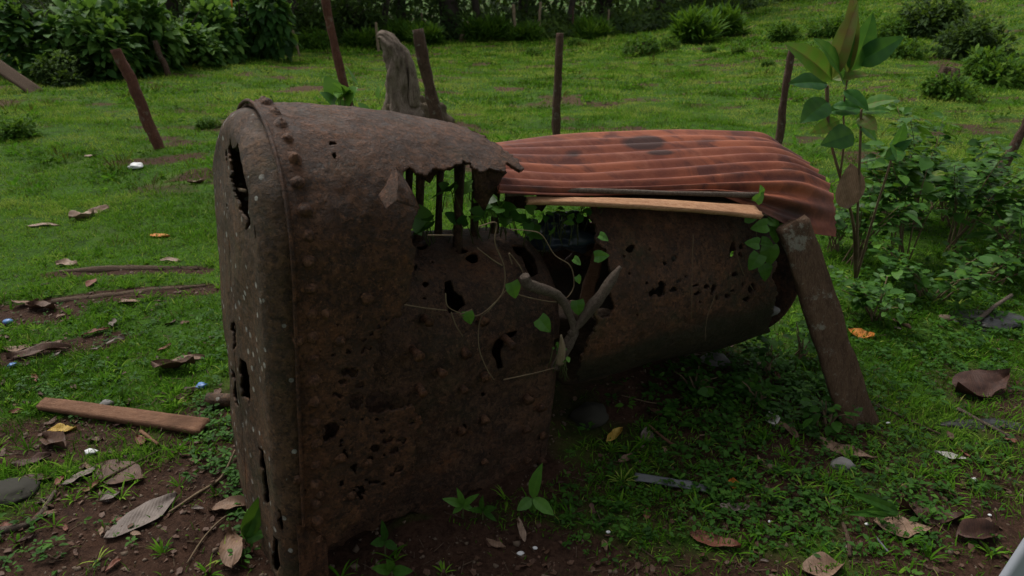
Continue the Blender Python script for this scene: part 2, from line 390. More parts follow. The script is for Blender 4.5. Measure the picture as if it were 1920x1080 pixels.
M['grass'] = m_leaf('grass_blades', [(0.0, (.06, .036, .02)), (.13, (.022, .050, .007)), (.42, (.054, .155, .010)), (.75, (.14, .27, .028)), (1.0, (.28, .34, .07))], .35, .9, 6, .0)
M['weed'] = m_leaf('weed_leaves', [(0.0, (.018, .052, .009)), (.5, (.036, .11, .012)), (1.0, (.075, .18, .02))], .35, .6, 40, .15)
M['shrub'] = m_leaf('shrub_leaves', [(0.0, (.018, .055, .010)), (.5, (.042, .125, .014)), (.85, (.08, .19, .018)), (1.0, (.16, .2, .03))], .35, .5, 40, .2)
M['forest'] = m_leaf('forest_leaves', [(0.0, (.016, .034, .010)), (.5, (.042, .082, .020)), (1.0, (.10, .17, .03))], .35, .65, 3, .12)
M['forest_bright'] = m_leaf('understory_leaves', [(0.0, (.03, .075, .010)), (.5, (.06, .15, .014)), (1.0, (.13, .22, .025))], .4, .65, 3, .12)
M['bigleaf'] = m_leaf('broad_bush_leaves', [(0.0, (.018, .052, .014)), (.5, (.046, .125, .024)), (1.0, (.13, .24, .045))], .42, .6, 5, .15)
M['magnolia'] = m_leaf('glossy_broad_leaf', [(0.0, (.018, .085, .026)), (.4, (.042, .155, .024)), (.65, (.10, .22, .03)), (.85, (.15, .17, .04)), (1.0, (.18, .12, .045))], .42, .5, 12, .22)
M['vineleaf'] = m_leaf('vine_heart_leaf', [(0.0, (.035, .12, .02)), (1.0, (.12, .28, .035))], .4, .4, 20)
def m_dry(name, base, hi):
    b = NB(name); v = b.coord('Object'); n = b.noise(v, 30, 6, .65); wv = b.n.new('ShaderNodeTexWave'); wv.inputs['Scale'].default_value = 34; wv.inputs['Distortion'].default_value = 2.5
    b.l.new(v, wv.inputs['Vector']); c = b.mix(b.ramp(n, [(.35, 0.0), (.65, 1.0)]), base, hi)
    c = b.mix(b.ramp(wv.outputs['Fac'], [(.0, .3), (.25, 0.0)]), c, tuple(q*.45 for q in base))
    return b.finish(c, .6, b.bump(b.math('ADD', n, b.math('MULTIPLY', wv.outputs['Fac'], .35)), .5, .003), .3, .12)
DRY = {'cream': ((.34, .23, .16), (.50, .36, .27)), 'tan': ((.21, .125, .078), (.33, .21, .14)), 'brown': ((.085, .042, .025), (.16, .085, .052)), 'dark': ((.04, .018, .012), (.075, .034, .022)),
       'grey': ((.17, .13, .11), (.28, .225, .19)), 'orange': ((.45, .14, .02), (.60, .23, .04)), 'yellow': ((.36, .22, .03), (.48, .33, .07)), 'red': ((.13, .042, .024), (.20, .08, .05)), 'white': ((.38, .36, .33), (.55, .52, .48))}
for k, (a_, b_) in DRY.items():
    if k in ('tan', 'grey', 'cream', 'brown'): a_, b_ = tuple(q*.72 for q in a_), tuple(q*.75 for q in b_)
    M['dry_'+k] = m_dry('dry_leaf_'+k, a_, b_)
def m_plain(name, c0, c1, rough=.5, scale=20, spec=.4):
    b = NB(name); v = b.coord('Object'); n = b.noise(v, scale, 5, .6)
    return b.finish(b.mix(n, c0, c1), rough, b.bump(n, .3, .005), spec)
M['stone'] = m_plain('grey_stone', (.09, .085, .08), (.2, .19, .18), .85, 15)
M['stone_brown'] = m_plain('earthy_stone', (.07, .048, .03), (.14, .1, .07), .85, 10)
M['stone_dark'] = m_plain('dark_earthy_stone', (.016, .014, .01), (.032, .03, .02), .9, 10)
M['mound'] = m_plain('rooty_earth', (.035, .024, .014), (.10, .075, .04), .95, 22)
M['white'] = m_plain('white_plastic', (.5, .5, .5), (.7, .7, .7), .4, 30)
M['blue'] = m_plain('blue_plastic', (.03, .10, .3), (.12, .25, .5), .35, 20)
M['bluedark'] = m_plain('dark_blue_plastic_sheet', (.012, .017, .026), (.03, .045, .065), .35, 12)
M['black'] = m_plain('black_plastic_sheet', (.012, .011, .011), (.03, .028, .027), .4, 12)
M['grey_metal'] = m_plain('grey_metal', (.045, .05, .055), (.11, .115, .12), .5, 25)
M['panel'] = m_plain('pale_grey_panel', (.30, .32, .36), (.36, .38, .42), .5, 3)
M['flower'] = m_plain('orange_flower', (.55, .12, .03), (.7, .25, .05), .6, 10)
def m_ground():
    b = NB('red_earth_and_turf'); v = b.pos(); mud = b.attr('mud')
    n1 = b.noise(v, 1.3, 6, .65); n2 = b.noise(v, 9, 8, .7); n3 = b.noise(v, 55, 6, .75)
    e = b.mix(b.ramp(n2, [(.35, 0.0), (.65, 1.0)]), (.022, .011, .007), (.050, .025, .015))
    e = b.mix(b.ramp(n3, [(.4, 0.0), (.68, .7)]), e, (.078, .044, .030)); e = b.mix(b.ramp(n3, [(.32, .6), (.5, 0.0)]), e, (.018, .01, .008))
    sx = b.n.new('ShaderNodeSeparateXYZ'); b.l.new(v, sx.inputs[0]); fr = b.ramp(b.math('MULTIPLY', sx.outputs['Y'], .05), [(.25, 0.0), (.6, .6)])
    e = b.mix(fr, e, (.085, .055, .030))
    g = b.mix(b.ramp(n2, [(.38, 0.0), (.62, 1.0)]), (.020, .048, .005), (.045, .11, .008)); g = b.mix(b.ramp(n1, [(.5, 0.0), (.7, .5)]), g, (.08, .12, .02))
    f = b.ramp(b.math('ADD', mud, b.math('MULTIPLY', b.math('SUBTRACT', n2, .5), .5)), [(.18, 0.0), (.5, 1.0)])
    c = b.mix(f, g, e)
    hh = b.math('ADD', n2, b.math('MULTIPLY', n3, .6)); nr = b.bump(hh, .9, .02); nr = b.bump(b.noise(v, 180, 4, .8), .6, .005, nr)
    return b.finish(c, b.ramp(n2, [(.3, .7), (.7, .95)]), nr, .08)
M['ground'] = m_ground()

# ------------------------------------------------------------ ground
def build_ground():
    n = 620; t = np.linspace(-1, 1, n)
    gx = .75*np.sinh(6*t); gy = 2.3+.75*np.sinh(6*t)
    X, Y = np.meshgrid(gx, gy, indexing='ij'); Z = Hh(X, Y)
    v = np.stack([X, Y, Z], -1).reshape(-1, 3); i = np.arange(n*n).reshape(n, n)
    f = np.stack([i[:-1, :-1], i[1:, :-1], i[1:, 1:], i[:-1, 1:]], -1).reshape(-1, 4)
    o = mesh_obj('ground', v, f, M['ground'], origin=np.zeros(3))
    at = o.data.attributes.new('mud', 'FLOAT', 'POINT'); at.data.foreach_set('value', mudf(X, Y).ravel().astype(np.float32))
    tag(o, kind='structure'); return o
build_ground()

# ------------------------------------------------------------ boiler shells
def sdf_poly(px, py, poly):
    """positive inside"""
    P = np.asarray(poly, float); d = np.full(px.shape, 1e9); ins = np.zeros(px.shape, bool); n = len(P)
    for i in range(n):
        a, b = P[i], P[(i+1) % n]; e = b-a; wx, wy = px-a[0], py-a[1]
        t = np.clip((wx*e[0]+wy*e[1])/(e@e+1e-9), 0, 1); d = np.minimum(d, (wx-t*e[0])**2+(wy-t*e[1])**2)
        c = ((a[1] > py) != (b[1] > py)) & (px < (b[0]-a[0])*(py-a[1])/(b[1]-a[1]+1e-9)+a[0]); ins ^= c
    d = np.sqrt(d); return np.where(ins, d, -d)
def shell(name, S, T, posf, keepf, th, mat, parent, disp=None, seed=0):
    """thin rusted plate: grid S x T, posf -> world, keepf(P,S,T)>0 kept (in ~mm-like units), thickness th inwards"""
    SS, TT = np.meshgrid(S, T, indexing='ij'); P = posf(SS, TT)
    N = np.cross(np.gradient(P, axis=0), np.gradient(P, axis=1)); N /= np.linalg.norm(N, axis=-1, keepdims=True)+1e-12
    if disp is not None: P = P + N*disp(SS, TT, P)[..., None]
    K = keepf(P, SS, TT)
    cell = (K[:-1, :-1]+K[1:, :-1]+K[1:, 1:]+K[:-1, 1:])/4 > 0
    # pull the boundary vertices onto the torn outline
    cnt = np.zeros(K.shape); 
    for a in (0, 1):
        for b in (0, 1): cnt[a:a+cell.shape[0], b:b+cell.shape[1]] += cell
    bd = (cnt > 0) & (cnt < 4); bd[0] = bd[-1] = False; bd[:, 0] = bd[:, -1] = False
    gs = np.gradient(K, axis=0); gt = np.gradient(K, axis=1); g2 = gs**2+gt**2+1e-6
    ds = np.clip(-K*gs/g2, -.6, .6)*bd; dt = np.clip(-K*gt/g2, -.6, .6)*bd
    P = P + np.gradient(P, axis=0)*ds[..., None] + np.gradient(P, axis=1)*dt[..., None]
    ns, ntt = SS.shape; idx = np.arange(ns*ntt).reshape(ns, ntt); Q = P - N*th; off = ns*ntt
    i, j = np.nonzero(cell); a, b, c, d = idx[i, j], idx[i+1, j], idx[i+1, j+1], idx[i, j+1]
    F1 = np.stack([a, b, c, d], -1); F2 = np.stack([d, c, b, a], -1)+off
    pad = np.zeros((cell.shape[0]+2, cell.shape[1]+2), bool); pad[1:-1, 1:-1] = cell; Fs = [F1, F2]
    for (di, dj, e) in ((0, -1, (0, 1)), (1, 0, (1, 2)), (0, 1, (2, 3)), (-1, 0, (3, 0))):
        nb = pad[i+1+di, j+1+dj]; s_ = ~nb; A_, B_ = F1[s_, e[0]], F1[s_, e[1]]
        Fs.append(np.stack([B_, A_, A_+off, B_+off], -1))
    f = np.concatenate(Fs); v = np.concatenate([P.reshape(-1, 3), Q.reshape(-1, 3)])
    used, inv = np.unique(f, return_inverse=True); f = inv.reshape(f.shape)
    o = mesh_obj(name, v[used], f, mat, parent); 
    return o
def ell(px, py, lst, K, rough=0):
    for (cx, cy, rx, ry) in lst:
        d = (np.sqrt(((px-cx)/rx)**2+((py-cy)/ry)**2)-1)*min(rx, ry); K = np.minimum(K, d)
    return K

boiler = empty('steam_boiler', loc(.5, .4, 0.0), 'rusted riveted steam boiler with torn firebox shell and barrel, half sunk in the grass', 'boiler')
WD, ZC, RO = .8, 1.0, .4
def arch(t, r=RO, zc=ZC, wc=.4, z0=-.16):
    """perimeter parameter in metres from near foot over the crown to far foot"""
    Ls = zc-z0; La = pi*r
    w_ = np.where(t < Ls, wc-r, np.where(t < Ls+La, wc-r*np.cos(np.clip((t-Ls)/r, 0, pi)), wc+r))
    z = np.where(t < Ls, z0+t, np.where(t < Ls+La, zc+r*np.sin(np.clip((t-Ls)/r, 0, pi)), zc-(t-Ls-La)))
    return w_, z
TL = 2*(ZC+.16)+pi*RO
keep_wrap = [(380, -80), (480, 150), (640, 170), (700, 203), (770, 209), (840, 229), (905, 252), (945, 278), (968, 295), (983, 316), (975, 322), (952, 305), (946, 322), (918, 316), (905, 322), (884, 306), (872, 303), (856, 309), (838, 318),
             (818, 314), (800, 328), (782, 322), (768, 308), (757, 322), (756, 342), (766, 362), (786, 391), (774, 404), (771, 440), (779, 468), (771, 520), (768, 560), (752, 576), (757, 592), (722, 612), (708, 640), (712, 668), (700, 690), (704, 722),
             (684, 752), (690, 778), (735, 772), (772, 762), (792, 792), (778, 820), (776, 868), (748, 905), (716, 950), (700, 975), (655, 984), (640, 1010), (616, 1022), (612, 1090), (610, 1400), (300, 1400)]
holes_side = [(622, 268, 7, 4.5), (628, 293, 6, 5), (655, 698, 17, 9), (668, 752, 13, 17), (622, 808, 13, 15), (706, 843, 11, 8), (748, 880, 9, 8), (648, 852, 5, 9), (720, 597, 4, 5), (711, 614, 5, 5), (684, 637, 5, 6),
              (738, 600, 9, 6), (640, 745, 6, 4), (716, 806, 6, 4), (545, 978, 9, 9), (672, 596, 3, 3), (560, 1010, 7, 5), (735, 850, 4, 5), (690, 900, 5, 3), (530, 1000, 4, 9), (600, 905, 3, 4), (770, 790, 6, 5), (642, 716, 9, 6), (676, 722, 8, 6), (632, 740, 7, 6), (690, 764, 7, 5), (612, 822, 6, 7), (640, 836, 5, 5), (722, 830, 7, 5), (694, 862, 6, 5), (662, 872, 4, 6), (735, 890, 6, 4), (705, 905, 8, 5), (680, 925, 5, 4), (640, 905, 4, 6), (655, 660, 6, 4), (695, 625, 4, 4), (632, 610, 3, 4), (744, 842, 4, 6), (556, 1035, 8, 6), (548, 1015, 5, 6), (760, 830, 5, 7)]
def wrap_pos(S, T):
    w_, z = arch(T); z = z - .15*np.maximum(S, 0)**2*ss((z-1.0)/.35); return loc(S, w_, z)
def wrap_keep(P, S, T):
    px, py = proj(P); n = fbm(px*.045, py*.045, S*3, 4, 5); n2 = fbm(px*.2, py*.2, 0, 3, 8)
    K = sdf_poly(px, py, keep_wrap)+7*n+3.5*n2
    far = T > TL*.56
    lim = .42+.10*fbm(T*6, S*0+3, 0, 4, 2)
    K = np.where(far, np.minimum(sdf_poly(px, py, keep_wrap)+4*n, np.where(T > TL*.64, (lim-S)*400, 1e3)), K)
    K = np.where(T > TL*.64, (lim-S)*400, K)
    Kh = ell(px+6*n2+6*n, py+7*n-4*n2, holes_side, np.full(px.shape, 1e3))
    # pin holes in the thin lower side
    pin = (.50-fbm(px*.075, py*.075, 0, 3, 77))*26 + np.clip((640-py)/10, 0, 50) + np.clip((600-px)/5, 0, 50)
    K = np.where(T < TL*.5, np.minimum(K, np.minimum(Kh, pin)), K)
    K = np.minimum(K, (S+.002+.003*fbm(T*30, 0*S, 0, 3, 4))*400)
    return K
def rust_disp(seed, a=.006, b=.0028):
    def f(S, T, P): return a*fbm(P[..., 0]*5, P[..., 1]*5, P[..., 2]*5, 3, seed)*1.6 + b*fbm(P[..., 0]*38, P[..., 1]*38, P[..., 2]*38, 3, seed+3)
    return f
shell('firebox_shell', np.arange(-.004, 1.10, .0048), np.arange(0, TL, .0048), wrap_pos, wrap_keep, .011, M['rust'], boiler, rust_disp(1))
# end plate with rolled flange
RF = .075
def end_pos(Q, T):
    w_, z = arch(T, RO-.014, ZC, .4); sw = .4+0*w_; sz = np.minimum(z, ZC); R_ = RO-.014
    # Q: -0.05..0 lap under the shell, 0..RF*pi/2 rolled flange, beyond: flat inwards
    a = np.clip(Q/RF, 0, pi/2); inw = np.where(Q <= 0, 0, RF*(1-np.cos(a))); s = np.where(Q <= 0, -Q, -RF*np.sin(a))
    flat = np.maximum(Q-RF*pi/2, 0); inw = inw+flat; k = np.clip(inw/R_, 0, 1)
    s = s - .018*ss(flat/.25)
    return loc(s, w_+(sw-w_)*k, z+(sz-z)*k)
end_holes = [[(431, 254), (436, 280), (445, 262), (450, 300), (458, 320), (466, 335), (465, 385), (470, 420), (463, 432), (452, 398), (440, 368), (434, 340), (432, 310), (429, 285)],
             [(476, 418), (485, 408), (482, 440), (478, 450)], [(422, 285), (426, 280), (427, 310), (424, 312)], [(450, 672), (462, 680), (470, 730), (468, 760), (456, 745), (450, 700)],
             [(484, 838), (494, 845), (500, 890), (506, 940), (500, 945), (490, 900)], [(521, 952), (528, 962), (532, 990), (526, 1000)], [(424, 388), (427, 382), (428, 400), (425, 404)],
             [(436, 600), (440, 605), (444, 650), (439, 655)], [(512, 1005), (520, 1012), (526, 1060), (518, 1075), (508, 1045)], [(434, 690), (440, 700), (448, 760), (443, 765)]]
def end_keep(P, Q, T):
    px, py = proj(P); n = fbm(px*.12, py*.06, 0, 4, 15); K = np.full(px.shape, 1e3)
    for h_ in end_holes: K = np.minimum(K, -(sdf_poly(px+5*n, py, h_)+2.5*n))
    s, w_, z = to_loc(P); K = np.minimum(K, (z+.12+.05*fbm(w_*9, 0*z, 0, 4, 3))*400)
    K = np.where((Q < RF*pi/2-.02) & (py < 900), 1e3, K); return K
qs = np.concatenate([np.arange(-.05, 0, .006), np.arange(0, RF*pi/2, .005), np.arange(RF*pi/2, RF*pi/2+(RO-.014-RF)-.0005, .0046)])
shell('end_plate', qs, np.arange(0, TL, .006), end_pos, end_keep, -.008, M['rust_end'], boiler, rust_disp(12, .007, .0018))
# inner firebox with arched crown
RI, ZI = .328, .63
TLI = 2*(ZI+.12)+pi*RI
def in_pos(S, T):
    w_, z = arch(T, RI, ZI, .4, -.12); c = np.clip((S-.90)/.09, 0, 1); k = 1-(1-np.sqrt(1-c*c*.98))*.26
    w_ = .4+(w_-.4)*k; z = np.where(z > ZI-.2, (ZI-.2)+(z-ZI+.2)*k, z)
    return loc(S, w_, z-.02*ss((S-.5)/.5))
in_holes = [[(833, 528), (846, 526), (852, 545), (868, 556), (872, 570), (858, 584), (842, 588), (838, 570), (834, 552)], [(957, 458), (985, 460), (1004, 485), (1009, 512), (996, 520), (986, 500), (978, 482), (966, 474)],
            [(922, 660), (930, 640), (950, 624), (972, 618), (968, 630), (948, 640), (940, 660), (944, 690), (934, 694)], [(1036, 640), (1050, 632), (1058, 660), (1056, 694), (1044, 690), (1046, 664)]]
in_ell = [(790, 463, 9, 5), (866, 470, 12, 6), (885, 485, 12, 10), (798, 532, 6, 5), (862, 461, 5, 3), (780, 500, 3, 5), (812, 490, 3, 2.5), (826, 492, 2.5, 2), (795, 560, 3, 3), (830, 700, 4, 5), (905, 740, 5, 4), (870, 800, 4, 5), (920, 850, 3, 3)]
def in_keep(P, S, T):
    px, py = proj(P); n = fbm(px*.1, py*.1, 0, 4, 33); K = np.full(px.shape, 1e3)
    for h_ in in_holes: K = np.minimum(K, -(sdf_poly(px, py, h_)+2.5*n))
    K = ell(px+3*n, py-3*n, in_ell, K); K = np.where(T < TLI*.5, K, 1e3)
    s, w_, z = to_loc(P); foot = .02+.06*fbm(S*8, 0*S, 0, 4, 6)+.02*ss((S-.2)/.2)
    K = np.minimum(K, np.where(T < TLI*.5, (z-foot)*400, 1e3)); K = np.minimum(K, (.99+.012*fbm(T*12, 0*T, 0, 4, 9)-S)*400); return K
shell('inner_firebox', np.arange(.05, 1.0, .0055), np.arange(0, TLI, .0055), in_pos, in_keep, .01, M['rust_low'], boiler, rust_disp(21, .008, .003))
def tp_pos(Q, T):
    w_, z = arch(T, RI-.004, ZI-.02, .4, -.10); k = np.clip(Q/RI, 0, 1); sz = np.minimum(z, ZI-.02); return loc(.925+.0*Q, w_+(.4-w_)*k, z+(sz-z)*k)
shell('throat_plate', np.arange(0.0, RI, .012), np.arange(0, TLI, .012), tp_pos, lambda P, Q, T: 1e3+0*Q, .008, M['rust_low'], boiler, None)
# barrel
RB, ZB = .412, .705
def bar_pos(S, T): a = T/RB; return loc(S, .4-RB*np.cos(a), ZB+RB*np.sin(a))
keep_bar = [(1108, 380), (1104, 404), (1118, 420), (1114, 446), (1138, 470), (1141, 498), (1150, 520), (1136, 540), (1117, 552), (1112, 586), (1122, 606), (1104, 640), (1093, 668), (1084, 700), (1080, 730), (1070, 800), (1400, 800), (1446, 690), (1456, 640), (1440, 612), (1450, 585), (1458, 548), (1446, 520), (1458, 498), (1450, 470), (1460, 440), (1448, 410), (1455, 380), (1450, 250), (1108, 250)]
bar_ell = [(1182, 467, 6, 7), (1245, 494, 5, 6), (1264, 484, 4, 5), (1374, 468, 6, 13), (1390, 462, 4, 6), (1240, 541, 9, 15), (1136, 566, 15, 30), (1285, 520, 3, 3), (1322, 540, 5, 5), (1336, 544, 5, 9), (1330, 528, 2, 2), (1362, 556, 4, 7), (1372, 548, 4, 4), (1342, 560, 3, 5),
           (1390, 535, 4, 4), (1270, 530, 5, 3), (1178, 515, 2.5, 4), (1220, 466, 2, 2), (1306, 552, 6, 3), (1215, 528, 4, 3), (1410, 540, 5, 9), (1418, 500, 3, 4), (1350, 500, 2, 3), (1195, 590, 4, 3), (1225, 548, 7, 5), (1262, 545, 7, 4), (1300, 538, 8, 3), (1170, 480, 3, 4), (1380, 512, 6, 4), (1402, 560, 7, 5), (1312, 566, 3, 3), (1386, 480, 5, 7), (1205, 535, 3, 2)]
def bar_keep(P, S, T):
    px, py = proj(P); n = fbm(px*.08, py*.08, 0, 4, 44); K = np.where(T < 1.2, sdf_poly(px, py, keep_bar)+4*n+3*fbm(px*.22, py*.22, 0, 3, 12), 1e3)
    K = np.where(T > 1.2, 1e3, K)
    K = np.where(T < .95, np.minimum(K, ell(px+8*n+2*fbm(px*.3, py*.3, 0, 2, 14), py-8*n, bar_ell, np.full(px.shape, 1e3))), K)
    K = np.where((T > .9) & (T < 1.5) & (S < 1.6), np.minimum(K, (S-1.08-.25*ss((T-.85)/.3))*400+4*n), K)
    K = np.minimum(K, (2.21+.02*fbm(T*9, 0*T, 0, 3, 5)-S)*400); return K
shell('barrel', np.arange(.98, 2.23, .0055), np.arange(-.62, 2*pi*RB-.62, .0055), bar_pos, bar_keep, .009, M['rust_barrel'], boiler, rust_disp(31, .010, .003))
def disc_end(S0, R0, name, hole):
    q = np.arange(.02, R0, .008); t = np.linspace(0, 2*pi, 200)
    def f(Q, T): return loc(S0+.03*ss((R0-Q)/.1)*0+0*Q, .4-Q*np.cos(T), ZB+Q*np.sin(T))
    def k(P, Q, T): return (Q-hole-.03*fbm(np.cos(T)*3, np.sin(T)*3, 0, 4, 7))*400
    shell(name, q, t, f, k, .008, M['rust_low'], boiler, rust_disp(41))
disc_end(2.18, .392, 'smokebox_tube_plate', .0)
# rivets: one mesh of its own each, corroded domes
def rivet_mesh(P, N, r, seed, mat, name='rivet', hh=.75):
    N = norm(N); a = norm(np.cross(N, [.3, .2, 1])); b = np.cross(N, a); v = []; rings = 5; n = 10
    for i in range(rings+1):
        ph = i/rings*pi/2; rr = cos(ph)*r*(1.25 if i == 0 else 1); h_ = sin(ph)*r*hh
        for k in range(n):
            t = 2*pi*k/n; e = 1+.28*float(vnoise(cos(t)*1.4+seed, sin(t)*1.4, i*.6, seed)); v.append(P+(a*cos(t)+b*sin(t))*rr*e+N*h_*(1+.25*float(vnoise(seed, i, 0, 4)))-N*.003)
    f = [(i*n+k, i*n+(k+1) % n, (i+1)*n+(k+1) % n, (i+1)*n+k) for i in range(rings) for k in range(n)]
    v.append(P+N*r*hh); c = len(v)-1; f += [(rings*n+k, rings*n+(k+1) % n, c) for k in range(n)]
    return sub_obj(name, v, f, mat, boiler)
def arch_n(t):
    w_, z = arch(np.array(t)); w_, z = float(w_), float(z)
    if z <= ZC: n = -W if w_ < .4 else W
    else: n = norm((w_-.4)*W+(z-ZC)*U)
    return w_, z, n
k = 0; t = .22
while t < 1.16+pi*RO*.62:
    w_, z, n = arch_n(t); rivet_mesh(loc(.040+random.uniform(-.004, .004), w_, z), n, random.choice([.015, .0165, .018]), k, M['rust_rivet'], hh=.95)
    t += .072+random.uniform(-.006, .006); k += 1
bead = []
for t in np.arange(-.0, 1.16+pi*RO*.75, .012):
    w_, z, n = arch_n(float(t)); bead.append(loc(-.004, w_, z)+n*.002)
v, f = tube(bead, .0055, 7, 3, .3, nf=30); sub_obj('lap_bead', v, f, M['rust'], boiler)
for (x, y) in [(560, 640), (640, 640), (690, 560), (585, 720), (612, 590), (640, 860), (690, 870), (600, 930), (660, 930), (560, 900)]:
    rivet_mesh(on_w(x, y, -.002), -W, .014, k, M['rust_rivet'], 'rivet', .7); k += 1
# stay bolts poking out of the inner wall
for (x, y, ln) in [(772, 652, .055), (868, 655, .03), (782, 722, .045), (862, 722, .035), (945, 632, .06), (905, 700, .03), (985, 742, .03), (1012, 760, .02), (905, 780, .025), (985, 800, .02), (1015, 812, .02), (860, 800, .03), (905, 860, .02), (985, 860, .02), (1012, 862, .02), (820, 690, .04), (800, 600, .02), (905, 600, .015)]:
    p0 = on_w(x, y, .08); s_, w_, z_ = to_loc(p0)
    v, f = tube([p0+W*.02, p0-W*ln*.5, p0-W*ln*1.1-U*.012*random.random()], [.015, .012, .017], 12, k, .5, nf=40); sub_obj('stay_bolt', v, f, M['rust_rivet'], boiler); k += 1
# vertical crown stays seen through the torn opening
for (x, y0, y1, ww, r) in [(789, 312, 432, .34, .017), (826, 300, 425, .40, .014), (862, 300, 452, .30, .016), (893, 305, 425, .38, .013), (932, 318, 422, .32, .013), (768, 310, 440, .42, .012)]:
    a_, b_ = on_w(x, y0, ww), on_w(x-4, y1, ww)
    v, f = tube([a_+(b_-a_)*q for q in np.linspace(-.05, 1.15, 9)], [r*1.2, r, r*.9, r, r*1.1], 8, k, .3); sub_obj('crown_stay', v, f, M['rust_low'], boiler); k += 1
# torn flaps
def patch(name, pts_w, mat, parent, th=.006, seed=0, n=14, amp=.006):
    """bent plate flap: polygon given as (x,y,w) corners of a 2-row strip, interpolated"""
    rs = lambda C: np.stack([np.interp(np.linspace(0, 1, 2*n), np.linspace(0, 1, len(C)), C[:, c]) for c in range(3)], 1)
    top = rs(np.array([on_w(*p) for p in pts_w[0]])); bot = rs(np.array([on_w(*p) for p in pts_w[1]])); m = len(top); rows = 12; v = []
    for r in range(rows+1):
        for i in range(m):
            q = top[i]+(bot[i]-top[i])*r/rows; q = q - W*(.012*sin(pi*r/rows)) + W*amp*float(fbm(i*.35, r*.35, seed, 3, seed)); v.append(q)
    base = len(v); v += [q+W*th for q in v]
    f = [(r*m+i, r*m+i+1, (r+1)*m+i+1, (r+1)*m+i) for r in range(rows) for i in range(m-1)]
    f += [tuple(base+j for j in reversed(q)) for q in f]
    for r in range(rows):
        for i in (0, m-1): a_, b_ = r*m+i, (r+1)*m+i; f.append((a_, b_, b_+base, a_+base))
    for i in range(m-1):
        for r in (0, rows): a_, b_ = r*m+i, r*m+i+1; f.append((a_, b_, b_+base, a_+base))
    return sub_obj(name, v, f, mat, parent)
patch('torn_flap', [[(736, 320, -.010), (742, 313, -.014), (750, 322, -.012)], [(710, 366, -.02), (726, 394, -.09), (742, 377, -.10), (768, 387, -.09), (789, 392, -.05)]], M['rust'], boiler, seed=3)
patch('torn_flap', [[(882, 303, .16), (915, 312, .15), (947, 318, .15)], [(890, 372, .2), (908, 396, .2), (926, 360, .18), (946, 326, .16)]], M['rust_low'], boiler, seed=7)
patch('torn_flap', [[(786, 300, .3), (806, 308, .3), (820, 310, .3)], [(796, 338, .31), (806, 344, .31), (815, 330, .31)]], M['rust_low'], boiler, seed=9)
# foot strips of the shell standing in the soil
patch('foot_strip', [[(556, 985, -.004), (585, 990, -.004), (612, 1010, -.004)], [(565, 1150, -.002), (590, 1160, -.002), (618, 1150, -.002)]], M['rust'], boiler, seed=11)

